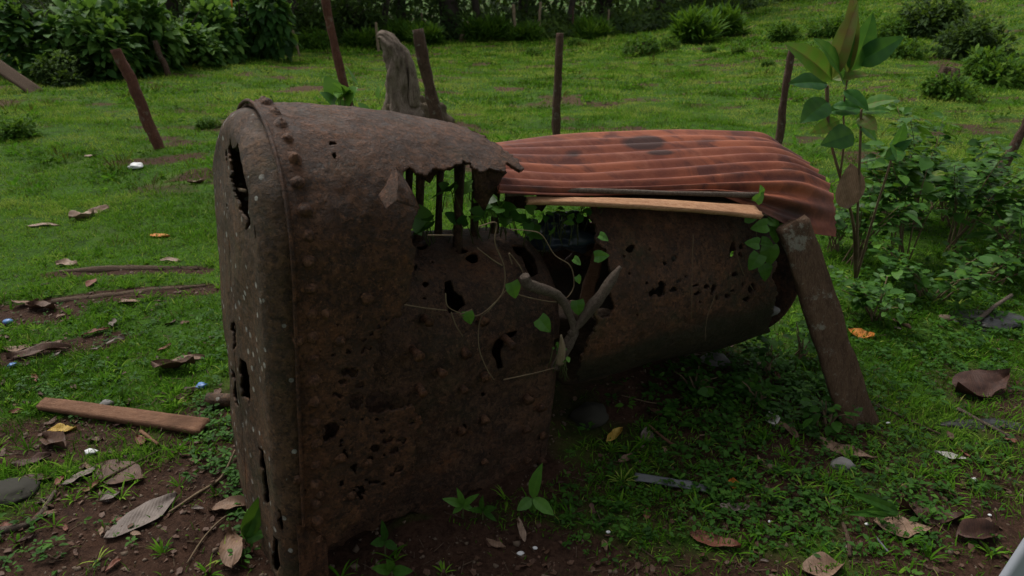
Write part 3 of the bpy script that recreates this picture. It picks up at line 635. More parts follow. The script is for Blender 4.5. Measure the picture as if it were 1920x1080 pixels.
# ------------------------------------------------------------ tin sheet
def tin_sheet():
    # control rows (near flap, near edge, ..., far edge); each (x, y, Y depth)
    rows = [[(935, 362, 2.14), (1060, 367, 2.27), (1190, 364, 2.40), (1320, 360, 2.52), (1428, 398, 2.56), (1500, 432, 2.60), (1568, 444, 2.66)],
            [(935, 352, 2.15), (1060, 357, 2.28), (1190, 355, 2.41), (1320, 349, 2.54), (1428, 344, 2.64), (1500, 345, 2.70), (1562, 366, 2.76)],
            [(930, 318, 2.38), (1065, 325, 2.50), (1190, 318, 2.62), (1310, 310, 2.74), (1415, 302, 2.85), (1482, 306, 2.93), (1538, 330, 3.0)],
            [(930, 286, 2.66), (1065, 284, 2.78), (1180, 279, 2.90), (1300, 273, 3.03), (1400, 271, 3.14), (1455, 276, 3.23), (1502, 300, 3.31)],
            [(925, 272, 2.90), (1055, 255, 3.05), (1170, 249, 3.19), (1280, 246, 3.34), (1370, 249, 3.45), (1428, 253, 3.53), (1462, 275, 3.6)]]
    C = np.array([[at_Y(*p) for p in r] for r in rows]); NC, NR = 150, 44
    fine = np.array([catmull(r, NC//6) for r in C]); NCc = fine.shape[1]
    G = np.array([catmull(fine[:, j], NR) for j in range(NCc)])       # (cols, rows, 3)
    nC, nR = G.shape[:2]
    N = np.cross(np.gradient(G, axis=0), np.gradient(G, axis=1)); N /= np.linalg.norm(N, axis=-1, keepdims=True)
    if N[nC//2, nR//2, 2] < 0: N = -N
    L = np.concatenate([np.zeros((nC, 1)), np.cumsum(np.linalg.norm(np.diff(G, axis=1), axis=-1), axis=1)], axis=1)
    Lm = L[nC//3][None]*.7+L*.3
    amp = .0135*(1-.95*ss((np.arange(nC)[:, None]/nC-.80)/.2)*ss(1-(Lm-.0)/.2))*ss(Lm/.02)*(1-.5*ss(1-np.abs(Lm-.75)/.1))
    G = G + N*(amp*np.sin(2*pi*(np.arange(nR)[None]/(nR-1)*9.3+.1*Lm))+.0015*fbm(G[..., 0]*4, G[..., 1]*4, 0, 3, 2))[..., None]
    # ragged ends
    jit = .012*fbm(np.arange(nR)*.35, 0*np.arange(nR), 0, 4, 6); G[-1] += (G[-1]-G[-3])*0+A*jit[:, None]
    v = G.reshape(-1, 3); i = np.arange(nC*nR).reshape(nC, nR)
    f = np.stack([i[:-1, :-1], i[1:, :-1], i[1:, 1:], i[:-1, 1:]], -1).reshape(-1, 4)
    v2 = (G-N*.0015).reshape(-1, 3); f = np.concatenate([f, f[:, ::-1]+len(v)])
    px, py = proj(G); st = np.zeros(px.shape)
    for (cx, cy, rx, ry, k_) in ((1208, 268, 46, 16, .95), (1240, 286, 34, 7, .8), (1075, 288, 26, 12, .62), (1470, 400, 95, 42, .6), (1545, 380, 40, 60, .5), (1000, 350, 60, 8, .5), (1330, 262, 60, 7, .5), (1150, 318, 60, 6, .45), (1480, 318, 40, 8, .5), (1380, 325, 70, 5, .45), (960, 300, 30, 12, .5), (1130, 345, 90, 6, .3)):
        st = np.maximum(st, k_*np.exp(-((px-cx)/rx)**2-((py-cy)/ry)**2))
    o = mesh_obj('corrugated_sheet', np.concatenate([v, v2]), f, M['tin'], rnd=np.concatenate([st.ravel(), st.ravel()]))
    return tag(o, 'rusty orange corrugated iron sheet laid over the boiler barrel with one corner bent down', 'roofing sheet')
tin_sheet()
def simple(name, vf, mat, label, cat, group=None, **k):
    o = mesh_obj(name, np.array(vf[0]), vf[1], mat, **k); return tag(o, label, cat, group)
# wood below the sheet
sect = [(cos(2*pi*k_/12)*1.0, sin(2*pi*k_/12)*1.0) for k_ in range(12)]
simple('split_board', board(at_Y(988, 376, 2.20), at_Y(1422, 398, 2.50), .085, .018, norm(W+U*.42), 4, .10, 40, .010, (.30, .75)), M['plank_fresh'], 'fresh orange split board with a pointed end under the corrugated sheet', 'board')
simple('grey_stick', tube(catmull([at_Y(948, 362, 2.22), at_Y(1010, 359, 2.25), at_Y(1090, 357, 2.30), at_Y(1250, 362, 2.42), at_Y(1420, 366, 2.56)], 8), [.011, .013, .009, .008, .012], 8, 3, .3), M['grey_wood'], 'grey round stick wedged between the corrugated sheet and the orange board', 'stick')
simple('dark_batten', board(at_Y(1010, 372, 2.36), at_Y(1420, 382, 2.66), .05, .02, norm(W), 6, .2, 20, .0), M['log'], 'dark wooden batten behind the orange split board', 'batten')
simple('metal_scrap', board(at_Y(945, 375, 2.5), at_Y(1020, 385, 2.62), .05, .008, norm(U), 8, .2, 12), M['rust_low'], 'small rusty metal scrap left of the orange split board', 'scrap')
# leaning plank
gp = ground(1622, 800)
simple('leaning_plank', board(gp-np.array([0, 0, .05])+np.array([.0, 0, 0]), at_Y(1487, 418, 2.56), .168, .042, np.array([.98, .18, 0]), 9, .10, 40, .0, (.96, .78)), M['plank_old'], 'old lichen-stained plank leaning against the right end of the boiler barrel', 'plank')

# ------------------------------------------------------------ inside the gap
def crumple(cx, r, seed, flat=(1, 1, .5), n=26, amp=.5):
    v = []; 
    for i in range(n+1):
        for j in range(n):
            th, ph = pi*i/n, 2*pi*j/n; d = np.array([sin(th)*cos(ph), sin(th)*sin(ph), cos(th)])
            q = 1+amp*float(fbm(d[0]*1.7+seed, d[1]*1.7, d[2]*1.7, 4, seed)); v.append(cx+d*r*q*np.array(flat))
    f = [(i*n+j, (i+1)*n+j, (i+1)*n+(j+1) % n, i*n+(j+1) % n) for i in range(n) for j in range(n)]
    return v, f
simple('plastic_sheet', crumple(at_Y(1055, 440, 2.5), .11, 3, (1.1, .8, .6), amp=.9), M['bluedark'], 'crumpled dark blue plastic sheet in the gap between firebox and barrel', 'plastic sheet')
simple('wood_offcut', board(at_Y(1090, 590, 2.42), at_Y(1128, 455, 2.58), .05, .02, np.array([1, .3, .1]), 12, .15), M['plank_ground'], 'tan wooden offcut standing in the gap before the barrel', 'wood')
simple('wood_offcut', board(at_Y(1040, 450, 2.52), at_Y(1130, 475, 2.68), .05, .02, np.array([0, .4, 1]), 13, .15), M['plank_ground'], 'brown wooden offcut lying across the gap above the forked branch', 'wood')
simple('rusty_scrap', board(at_Y(1060, 500, 2.55), at_Y(1110, 450, 2.6), .04, .01, np.array([0, .4, 1]), 15, .25), M['rust_low'], 'rusty strip of scrap behind the tan offcut in the gap', 'scrap')
simple('debris', crumple(at_Y(1085, 640, 2.6), .16, 9, (1.1, 1.0, 1.1), amp=.5), M['log'], 'dark soil and rubble spilling inside the throat of the boiler', 'rubble')
simple('debris', crumple(at_Y(990, 675, 2.36), .10, 10, (1.0, .5, .6), amp=.7), M['log'], 'rusty rubble lying in the hole at the firebox corner', 'rubble')
# forked branch
fb = empty('forked_branch', on_w(1045, 690, .0), 'forked pale dead branch sprouting from the gap beside the firebox', 'branch')
def wpts(lst, w0=-.01): return [on_w(p[0], p[1], p[2] if len(p) > 2 else w0) for p in lst]
v, f = tube(catmull(wpts([(1042, 690, .02), (1058, 655, .0), (1078, 622, -.02)]), 6), [.020, .018, .015], 12, 2, .4, nf=40, groove=.3); sub_obj('stem', v, f, M['grey_wood'], fb)
v, f = tube(catmull(wpts([(1078, 625, -.02), (1068, 590, -.03), (1048, 556, -.045), (1018, 542, -.06), (990, 533, -.07), (984, 518, -.075)]), 6), [.012, .012, .015, .017, .016, .014], 12, 3, .4, nf=45, groove=.35); sub_obj('limb', v, f, M['grey_wood'], fb)
v, f = tube(catmull(wpts([(1070, 628, -.02), (1092, 600, -.035), (1120, 562, -.06), (1145, 525, -.08), (1164, 500, -.09)]), 6), [.013, .016, .018, .015, .007], 12, 5, .45, nf=45, groove=.5); sub_obj('limb', v, f, M['grey_wood'], fb)
v, f = tube(catmull(wpts([(1050, 680, -.02), (1054, 655, -.04), (1052, 628, -.05)]), 6), [.016, .013, .003], 8, 6, .5); sub_obj('broken_stub', v, f, M['post_pale'], fb)

# ------------------------------------------------------------ leaves on stems
LT = leaf_template(.62, .18, .18, 6); LH = leaf_template(.88, .12, .12, 7, True); LB = leaf_template(.42, .35, .2, 6)
def rleaf(P, d, nh, L, tmpl):
    v, f, _ = scatter(tmpl[0], tmpl[1], np.array([P]), frames(np.array([d], float), np.array([nh], float)), np.array([L])); return v, f.tolist()
VINES = []
def vine(name, strands, leaves, label, w0=-.03, r=.0022, cat='vine'):
    rt = empty(name, on_w(*strands[0][0][:2], w0), label, cat, 'vines on the boiler')
    for st in strands:
        v, f = tube(catmull(wpts(st, w0), 8), [r, r*.9, r*.7], 6, 1, .0); sub_obj('stem', v, f, M['vine'], rt)
    for (x, y, L, ang, q) in leaves:
        d = np.array([cos(radians(ang)), -.25, sin(radians(ang))]); P = on_w(x, y, w0-.01); nh = np.array([.1, -1, .55]) + .5*np.array([random.uniform(-1, 1), 0, random.uniform(-1, 1)])
        P = P - d*L*pxm(P)*.5; put_leaf(P, d, nh, L*pxm(P), big_leaf(.8, .3, .35, 10, True, q, int(x)), 'leaf', M['vineleaf'], rt)
    return rt
vine('climbing_vine', [[(898, 425), (930, 418), (928, 455), (945, 500), (944, 545), (918, 580), (900, 600), (898, 650), (912, 690), (926, 712)],
                       [(948, 545), (1000, 560), (1050, 565), (1075, 540), (1070, 500), (1040, 478), (1015, 440), (985, 432), (955, 430)],
                       [(942, 498), (925, 488), (895, 465)], [(944, 712), (1000, 700), (1040, 690)], [(885, 580), (862, 592), (900, 590), (935, 560), (948, 545)],
                       [(960, 495), (955, 475), (975, 500), (982, 515)]],
     [(964, 545, 32, -70, .7), (879, 597, 26, -80, .6), (1022, 610, 34, -45, .55), (1084, 578, 30, -80, .4), (1083, 490, 18, -30, .6), (1085, 525, 16, -60, .6), (1128, 480, 26, 10, .3), (1133, 445, 20, -20, .4)],
     'thin looping vine with heart shaped leaves over the inner firebox')
vine('vine_strand', [[(758, 571), (800, 578), (838, 582)], [(835, 550), (840, 575), (868, 590), (880, 600)], [(846, 585), (855, 610), (868, 632)], [(802, 441), (850, 441)]], [], 'bare thin vine strands around the kidney shaped hole', -.0)
vine('hanging_vine', [[(1422, 345, .1), (1420, 380, .05), (1418, 430, .02), (1425, 480, .0), (1430, 520, -.02)], [(1380, 470, .0), (1395, 515, .0), (1425, 560, -.0), (1450, 580, 0.)], [(1425, 400), (1450, 410), (1460, 440)]],
     [(1412, 405, 28, 10, .5), (1425, 425, 30, 190, .6), (1457, 440, 34, -75, .75), (1444, 480, 38, -80, .7), (1412, 456, 26, 170, .5), (1415, 492, 34, -120, .4), (1436, 512, 34, -70, .4), (1424, 370, 22, 60, .6), (1452, 415, 28, -30, .6), (1440, 455, 24, -10, .5), (1428, 355, 16, 100, .6)],
     'leafy green vine hanging down the right end of the barrel', -.04)
vine('dangling_thread', [[(1300, 440), (1298, 500), (1297, 560), (1296, 600)], [(1340, 555), (1325, 600), (1322, 640)]], [], 'thin dead thread dangling on the barrel side', -.02, .0012)
# leaves growing between firebox crown and sheet
def clump(name, pts, n, L, mat, label, cat='plant', tm=None, spread=.04, stemh=.0, wv=.3, group=None):
    base = np.mean([on_w(x, y, wv) for x, y in pts], axis=0); rt = empty(name, base, label, cat, group)
    mb = MB(); tm = tm or LT; st = MB()
    for k_ in range(n):
        x, y = pts[k_ % len(pts)]; P = on_w(x, y, wv)+rng.normal(0, spread, 3)*np.array([1, 1, .7]); d = norm(rng.normal(0, 1, 3)+np.array([0, -.6, .4]))
        v, f = rleaf(P, d, np.array([0, -.5, 1])+rng.normal(0, .4, 3), L*random.uniform(.6, 1.25), tm); mb.add(v, f, random.random())
        Q = P+np.array([random.uniform(-.03, .03), .02, -.09]); v, f = tube([Q, (P+Q)/2+rng.normal(0, .006, 3), P], [.002, .0016, .001], 5); st.add(v, f)
    mb.build('leaves', mat, rt); st.build('stems', M['green_stem'], rt); return rt
clump('climbing_plant', [(805, 415), (870, 410), (905, 380), (935, 385), (955, 405), (985, 410), (1000, 425), (920, 400), (850, 345)], 46, .055, M['vineleaf'], 'green leaves growing up between the crown stays of the firebox', 'plant', LH, .028, wv=.30)
clump('climbing_plant', [(1040, 405), (1060, 400), (1035, 425), (1075, 415), (1105, 380), (1110, 372)], 26, .036, M['vineleaf'], 'small pale green leaves below the orange board left end', 'plant', LT, .018, wv=.2)
clump('climbing_plant', [(650, 190), (690, 195), (632, 192), (640, 180)], 14, .06, M['vineleaf'], 'bright leaves rising behind the boiler top beside the snag', 'plant', LH, .03, wv=.72)
clump('sprouts', [(1052, 660), (1060, 675), (1048, 650)], 14, .02, M['vineleaf'], 'small green shoots on the foot of the forked branch', 'plant', LT, .012, wv=-.03)

# ------------------------------------------------------------ fence posts and snag
def post(name, x0, y0, x1, y1, wpx, mat, label, Y=None, group='posts of the field fence', flat=False, seed=0, cat='fence post'):
    g = ground(x1, y1); Yb = g[1]; top = at_Y(x0, y0, Yb+(Y or 0)); r = wpx/2*pxm(g)
    n = 34; pts = [g-np.array([0, 0, .1])+(top-g+np.array([0, 0, .1]))*q+r*np.array([.3*float(vnoise(q*3, seed, 0, seed))+.12*float(vnoise(q*11, seed, 0, seed+1)), .2*float(vnoise(q*5, seed, 3, seed)), 0]) for q in np.linspace(0, 1, n)]
    s_ = [(1, .7), (.7, 1), (-.7, 1), (-1, .7), (-1, -.7), (-.7, -1), (.7, -1), (1, -.7)] if flat else None
    v, f = tube(pts, [r*1.12, r, r*1.02, r*.9, r*.95, r*.86], 14, seed, .3 if not flat else .15, s_, nf=22, groove=.28)
    return simple(name, (v, f), mat, label, cat, group)
post('fence_post', 220, 92, 302, 278, 19, M['post_red'], 'reddish leaning fence post alone in the left grass', seed=1)
post('fence_post', 290, 76, 317, 142, 11, M['post'], 'short dark fence post leaning before the broad-leaved bushes', seed=2)
post('fence_post', 596, -60, 668, 248, 15, M['post_red'], 'tall thin leaning post that rises out of the photo above the boiler', seed=3)
post('fence_stake', 783, 55, 832, 262, 22, M['post'], 'squared wooden stake leaning left just beyond the weathered snag', flat=True, seed=4)
post('fence_post', 1048, 62, 1043, 275, 15, M['post'], 'upright dark fence post in mid field above the corrugated sheet', seed=5)
post('fence_post', 1486, 88, 1452, 300, 14, M['post'], 'dark post with pale cut top behind the right end of the corrugated sheet', seed=6)
post('fence_post', 1950, 190, 1857, 345, 17, M['post'], 'leaning dark post at the right edge of the photo', seed=7)
post('far_post', 549, 56, 562, 104, 5, M['post_pale'], 'thin pale post left of the tall leaning post, far off', seed=8)
post('far_post', 704, 42, 710, 96, 5, M['post_pale'], 'thin pale post just left of the weathered snag top', seed=9)
post('far_post', 791, 24, 793, 72, 4, M['post_pale'], 'thin pale post directly above the squared stake', seed=10)
post('far_stump', 877, 40, 864, 80, 9, M['post_pale'], 'short thick pale leaning stub at the far edge of the field', seed=11)
post('far_post', 962, 8, 970, 78, 6, M['post_pale'], 'brown far post leaning slightly, left of the crooked pale one', seed=12)
post('far_post', 1013, 4, 1011, 75, 5, M['post_pale'], 'crooked pale pole right of the brown far post', seed=13)
post('far_post', 1075, 12, 1074, 62, 4, M['post'], 'faint brown far post among the bushes right of the crooked pole', seed=14)
post('far_post', 1142, 18, 1139, 62, 4, M['post_pale'], 'rightmost of the thin pale far posts', seed=15)
# snag
g = ground(764, 232); k_ = pxm(g)
def at_s(x, y, dy=0): return at_Y(x, y, g[1]+dy)
v, f = tube(catmull([at_s(768, 240), at_s(760, 205), at_s(752, 170), at_s(749, 135), at_s(745, 108), at_s(733, 84), at_s(718, 70), at_s(708, 70)], 6), [52*k_, 32*k_, 22*k_, 20*k_, 20*k_, 17*k_, 12*k_, 4*k_], 44, 5, .3, nf=12, groove=.75)
sn = empty('tree_snag', g, 'pale weathered snag with a hooked broken top on a mound', 'tree stump')
sub_obj('trunk', v, f, M['snag'], sn)
v, f = tube(catmull([at_s(778, 200, -.1), at_s(776, 160, -.1), at_s(772, 125, -.1), at_s(762, 95, -.1)], 6), [12*k_, 9*k_, 7*k_, 2*k_], 9, 8, .5); sub_obj('splinter', v, f, M['snag'], sn)
v, f = crumple(g+np.array([.05, .1, .0]), .38, 12, (1.15, .7, .95), n=50, amp=.6); simple('earth_mound', (v, f), M['mound'], 'brown rooty earth mound at the foot of the weathered snag', 'mound')
# small stumps in the field
def stump(x, y, wpx, hpx, label, mat=M['log'], seed=0):
    g = ground(x, y); k_ = pxm(g); v, f = tube([g+np.array([0, 0, -.1]), g+np.array([0, 0, .1*hpx*k_]), g+np.array([0, 0, .6*hpx*k_]), g+np.array([.02, 0, hpx*k_])], [wpx*.8*k_, wpx*.55*k_, wpx*.40*k_, wpx*.30*k_], 30, seed, .5, nf=8, groove=1.0)
    rt = empty('tree_stump', g, label, 'tree stump', 'stumps in the field'); sub_obj('trunk', v, f, mat, rt); return rt, g, k_
stump(1766, 178, 44, 50, 'squat dark stump with leafy suckers in the right field', seed=3)
stump(1205, 97, 44, 20, 'broad low reddish stump under a bright bush at the far field edge', M['log'], 5)
stump(1175, 97, 10, 20, 'thin dead stem left of the broad low stump', M['log'], 6)

# ------------------------------------------------------------ bushes, trees, undergrowth
T4 = leaf_template(.45, .3, .2, 2)
def leaf_cloud(n, rad, L, seed, clumps=12, tm=T4, zmin=0.02, upright=0.3, inner=.55):
    r = np.random.default_rng(seed); c = r.normal(0, 1, (clumps, 3)); c /= np.linalg.norm(c, axis=1, keepdims=True); c *= r.uniform(.35, .8, (clumps, 1)); c[:, 2] = np.abs(c[:, 2])
    k_ = r.integers(0, clumps, n); d = r.normal(0, 1, (n, 3)); d /= np.linalg.norm(d, axis=1, keepdims=True)
    p = c[k_]+d*(r.uniform(inner, 1, (n, 1))*r.uniform(.25, .45, (clumps, 1))[k_]); p = p*np.array(rad); p[:, 2] = np.maximum(p[:, 2], zmin*r.uniform(.5, 3, n))
    dd = d+r.normal(0, .5, (n, 3)); dd[:, 2] += upright-.35; nh = r.normal(0, .35, (n, 3))+np.array([0, 0, 1])
    v, f, kk = scatter(tm[0], tm[1], p, frames(dd, nh), L*r.uniform(.6, 1.3, n))
    rn = np.clip(r.normal(.45, .2, n)+.25*(r.uniform(-1, 1, clumps)[k_]), 0, 1); return v, f, np.repeat(rn, kk)
def bush_proto(name, n, rad, L, seed, mat, stems=7, tm=T4, upright=.3, clumps=14):
    rt = empty(name, (0, 0, 0), '', 'bush'); v, f, rn = leaf_cloud(n, rad, L, seed, clumps, tm, upright=upright)
    mesh_obj('foliage', v, f, mat, rt, rnd=rn)
    st = MB(); rr = np.random.default_rng(seed+1)
    for k_ in range(stems):
        a = rr.uniform(0, 2*pi); e = np.array([cos(a)*rad[0]*.5, sin(a)*rad[1]*.5, rad[2]*rr.uniform(.6, 1.0)]); q = catmull([np.array([cos(a)*.05, sin(a)*.05, -.05]), e*np.array([.3, .3, .5]), e], 3)
        vv, ff = tube(q, [.02*rad[2], .012*rad[2], .004], 6, k_, .2); st.add(vv, ff)
    st.build('stems', M['bark'], rt); return rt
USED = set()
def place(proto, P, s, rz, label, group=None, cat=None):
    o = proto if proto.name not in USED else copy_tree(proto)
    USED.add(proto.name); o.location = tuple(P); o.rotation_euler = (0, 0, rz); o.scale = (s, s, s) if np.isscalar(s) else s
    o['label'] = label
    if cat: o['category'] = cat
    if group: o['group'] = group
    return o
p_big = bush_proto('broad_leaved_bush', 4600, (1.7, 1.3, 2.0), .25, 5, M['bigleaf'], 9, leaf_template(.62, .3, .15, 3), .1)
p_low = bush_proto('low_bush', 2400, (.75, .6, .6), .12, 6, M['forest_bright'], 6)
p_dark = bush_proto('dark_bush', 3000, (1.3, 1.0, 1.3), .20, 7, M['forest'], 7)
p_reed = bush_proto('tall_weed_clump', 1600, (.8, .6, .75), .3, 8, M['forest_bright'], 5, leaf_template(.16, .3, .1, 3), 1.3)
def gp_(x, y, dy=0): g = ground(x, y); P = np.array([g[0], g[1]+dy, 0]); P[2] = gz(P[0], P[1])-.03; return P
def groundY(x, Y): X = (x-960)/F*Y/ (cp+.35*sp); return np.array([X, Y, gz(X, Y)-.03])
gb = 'broad leaved bushes at the upper left'
for (x, y, s, rz, l) in [(395, 128, (.85, .8, 1.0), 0, 'broad leaved bush with orange flower spikes at the right end of its row'), (262, 138, (.7, .8, .62), 1.3, 'broad leaved bush behind the short dark leaning post'), (120, 158, (1.0, .8, 1.05), 2.2, 'broad leaved bush below the upper left corner, behind the tilted board'), (10, 172, (.8, .9, .75), 3.6, 'leftmost broad leaved bush, cut off by the photo edge')]:
    place(p_big, gp_(x, y, 1.9), s, rz, l, gb)
# flower spikes on the first bush
for (x, y) in [(250, 26), (284, 18), (305, 10), (434, 4), (258, 30)]:
    P = at_Y(x, y, gp_(395, 128)[1]+.0); v, f = tube([P-np.array([0, 0, .12]), P, P+np.array([0, 0, .1])], [.004, .022, .004], 7, 2, .5); simple('flower_spike', (v, f), M['flower'], 'orange flower spike %s' % {250: 'leftmost of its row above the bushes', 284: 'third from the left above the bushes', 305: 'fourth from the left, the highest of the close ones', 434: 'far right, over the end of the flowering bush', 258: 'second from the left, lowest of the row'}[x], 'flower', 'orange flower spikes')
gd = 'dark bushes along the field edge'
for (x, y, s, rz, l) in [(95, 166, .45, 0, 'dark low bush just right of the tilted board'), (150, 152, .6, 1, 'dark bush low under the second broad leaved bush'), (330, 118, .7, 2, 'dark bush under the flowering bush'), (480, 96, .8, 3, 'dark bush right of the flowering bush'), (560, 88, 1.0, 4, 'dark bush behind the thin pale post at far left'),
                         (650, 80, 1.1, 5, 'dark bush between the tall leaning post and the snag'), (1850, 112, .75, .5, 'dark bush on the right hillside, cut by the photo edge'), (1760, 70, .9, 1.5, 'dark bush high on the right hillside')]:
    place(p_dark, gp_(x, y, .5), s, rz, l, gd)
gl = 'low bushes around the field'
LOW = [(500, 102, 1.0, 'low bush on the field edge left of the thin pale post'), (600, 92, 1.0, 'low bush left of the tall leaning post at the wood edge'), (1000, 104, .38, 'small round tuft alone in mid field'), (1437, 122, .3, 'small dark tuft right of centre in the field'), (1385, 100, .35, 'small tuft in the far right field, right of its twin'), (1330, 98, .35, 'small tuft in the far right field, left of its twin'),
       (1212, 99, .85, 'bright bush on the broad low stump'), (1255, 88, .5, 'low bush right of the broad low stump'), (1768, 182, .72, 'leafy suckers around the squat dark stump'), (1460, 78, .9, 'low bush on the slope above the pale topped post'), (1560, 70, 1.1, 'low bush on the slope behind the large leaved sapling'), (1680, 60, 1.0, 'low bush on the slope right of the sapling top'),
       (1700, 108, .8, 'low bush under the dark bushes on the right hillside'), (1890, 60, 1.1, 'low bush in the upper right corner'), (1080, 88, .5, 'low bush right of the upright dark post top'), (385, 240, .3, 'dark weedy hummock left of the boiler top'), (25, 262, .5, 'dark weed clump at the left edge of the field')]
for i, (x, y, s, l) in enumerate(LOW): place(p_low, gp_(x, y), s, i*1.1, l, gl)
gr_ = 'tall weed clumps before the wood'
for i, (x, y, s, l) in enumerate([(915, 76, 1.3, 'tall bright weed clump left of the brown far post'), (985, 78, 1.0, 'tall weed clump between the brown far post and the crooked pole'), (800, 82, 1.0, 'tall weed clump right of the squared stake top'), (760, 80, 1.1, 'tall weed clump behind the snag top'), (1110, 70, 1.1, 'tall weed clump between the last far posts'), (1300, 72, 1.4, 'tall weed clump left of centre of the right slope'), (1340, 62, 1.3, 'tall weed clump on the right slope, half up'), (690, 88, .9, 'tall weed clump left of the snag')]):
    place(p_reed, gp_(x, y, -.3), s*.9, i*.9, l, gr_)
# undergrowth band behind the field: uncountable mass
def undergrowth():
    r = np.random.default_rng(3); n = 84000
    x = r.uniform(-34, 42, n); dY = r.exponential(3.2, n)
    base = np.where(x < -6, 20+(x+34)*.0, 25.5)+np.where(x > 5, (x-5)*.62, 0)+np.where((x >= -12) & (x < -2), (x+12)*.72, 0)*1.0
    base = np.where((x >= -12) & (x < -6), 20+(x+12)*.4, base); base = np.where((x >= -6) & (x < -2), 21.5+(x+6)*1.0, base)
    y = base+dY; h_ = 2.8*(.40+.55*vnoise(x*.6, y*.6, 0, 4)**2+.5*vnoise(x*.33, 3.3, 0, 8)); z = Hh(x, y)+r.uniform(0, 1, n)**.8*np.maximum(h_, .5)*(.18+.82*ss(dY/3.5))
    p = np.stack([x, y, z], -1); d = r.normal(0, 1, (n, 3)); d[:, 1] -= .5; nh = r.normal(0, .4, (n, 3))+np.array([0, -.3, 1])
    far_ = r.random(n) < .33; y = np.where(far_, base+6+r.uniform(0, 6, n), y); z = np.where(far_, Hh(x, y)+r.uniform(0, 6.5, n), z); p = np.stack([x, y, z], -1)
    v, f, k_ = scatter(T4[0], T4[1], p, frames(d, nh), r.uniform(.10, .34, n)*np.where(far_, 2.0, 1)); rn = np.clip(.40+.45*vnoise(x*.7, y*.7, z*.7, 9)+.25*vnoise(x*2.1, y*2.1, z*2.1, 12)+r.normal(0, .16, n), 0, 1)
    tag(mesh_obj('undergrowth', v, f, M['forest'], rnd=np.repeat(rn, k_), origin=np.zeros(3)), 'dense dark undergrowth along the edge of the wood', 'undergrowth', kind='stuff')
undergrowth()
# forest trees
def tree_proto(name, seed, h_, r_, cr, L, n):
    rt = empty(name, (0, 0, 0), '', 'tree'); rr = np.random.default_rng(seed)
    pts = catmull([np.array([0, 0, -.2]), np.array([rr.normal(0, .15), rr.normal(0, .15), h_*.35]), np.array([rr.normal(0, .3), rr.normal(0, .3), h_*.7]), np.array([0, 0, h_])], 5)
    mb = MB(); v, f = tube(pts, [r_*1.5, r_, r_*.8, r_*.4], 12, seed, .3); mb.add(v, f)
    for k_ in range(7):
        a = rr.uniform(0, 2*pi); q = pts[int(len(pts)*rr.uniform(.4, .85))]; e = q+np.array([cos(a)*cr*.7, sin(a)*cr*.7, rr.uniform(.3, 1.6)]); v, f = tube(catmull([q, (q+e)/2+np.array([0, 0, .2]), e], 4), [r_*.4, r_*.25, r_*.08], 7, k_, .2); mb.add(v, f)
    mb.build('trunk', M['bark'], rt)
    v, f, rn = leaf_cloud(n, (cr, cr, h_*.42), L, seed, 24, upright=-.2, inner=.2); v = v+np.array([0, 0, h_*.52]); mesh_obj('crown', v, f, M['forest'], rt, rnd=rn); return rt
t1 = tree_proto('forest_tree', 1, 7.5, .17, 2.6, .36, 4200); t2 = tree_proto('forest_tree', 2, 9.0, .24, 3.0, .4, 4600); t3 = tree_proto('slender_tree', 3, 6.5, .09, 1.9, .3, 2600)
TREES = [(t2, 652, 27, 'dark trunked tree left of the snag'), (t1, 560, 22, 'tree behind the thin pale post at far left'), (t2, 845, 27.5, 'dark thick tree behind the squared stake'), (t1, 755, 29, 'tree directly behind the snag top'), (t3, 900, 27.5, 'slender tree above the short pale stub'), (t1, 980, 31, 'tree behind the crooked pale pole'), (t3, 1060, 28, 'slender tree right of the crooked pole'), (t2, 1130, 32, 'tree behind the rightmost far post'),
         (t1, 1230, 29, 'tree above the broad low stump'), (t3, 1285, 28.5, 'slender tree on the foot of the right slope'), (t2, 1370, 33, 'tree behind the tall weeds of the right slope'), (t1, 470, 24, 'tree behind the flowering bush'), (t2, 330, 25, 'tree behind the broad leaved bushes, second from their left end'), (t1, 180, 24, 'tree behind the upper left broad leaved bushes'), (t2, 30, 23.5, 'tree in the upper left corner'), (t3, 715, 25.5, 'slender tree left of the snag top'),
         (t1, 1500, 37, 'tree at the top of the right slope'), (t2, 1680, 40, 'tree on the hilltop above the sapling'), (t1, 1850, 42, 'tree on the hilltop in the right corner'), (t2, -200, 20, 'tree beyond the left photo edge'), (t1, 2150, 42, 'tree beyond the right photo edge')]
for i, (p, x, Y, l) in enumerate(TREES): place(p, groundY(x, Y), 1+.12*sin(i*3.7), i*1.3, l, 'trees of the wood', 'tree')
# unseen tree added behind the viewer to shade near ground and boiler side
sh = place(t2, np.array([1.2, -3.6, -.05]), (1.35, 1.35, .95), 2.0, 'unseen broad tree added behind the viewer for shade', 'trees of the wood', 'tree')

# ------------------------------------------------------------ sapling and shrubs at the right
def gbase(x, y): return ground(x, y)
sb = gbase(1600, 500); sap = empty('sapling', sb, 'young sapling with large glossy leaves at the right of the corrugated sheet', 'sapling')
SY = 3.05
def sap_stem(pts, r): v, f = tube(catmull([at_Y(x, y, SY+dy) for x, y, dy in pts], 6), r, 7, 2, .15); sub_obj('stem', v, f, M['vine'], sap)
sap_stem([(1604, 520, .25), (1600, 420, .15), (1575, 330, .05), (1555, 250, 0), (1550, 160, 0)], [.009, .007, .006, .009])
sap_stem([(1606, 520, .25), (1608, 400, .1), (1612, 290, 0), (1615, 205, -.02)], [.008, .006, .005])
sap_stem([(1606, 520, .25), (1640, 400, .1), (1668, 310, 0), (1676, 270, 0)], [.007, .005, .003])
sap_stem([(1575, 330, .05), (1582, 270, .0), (1582, 200, 0), (1590, 140, 0), (1600, 90, 0)], [.005, .004, .004])
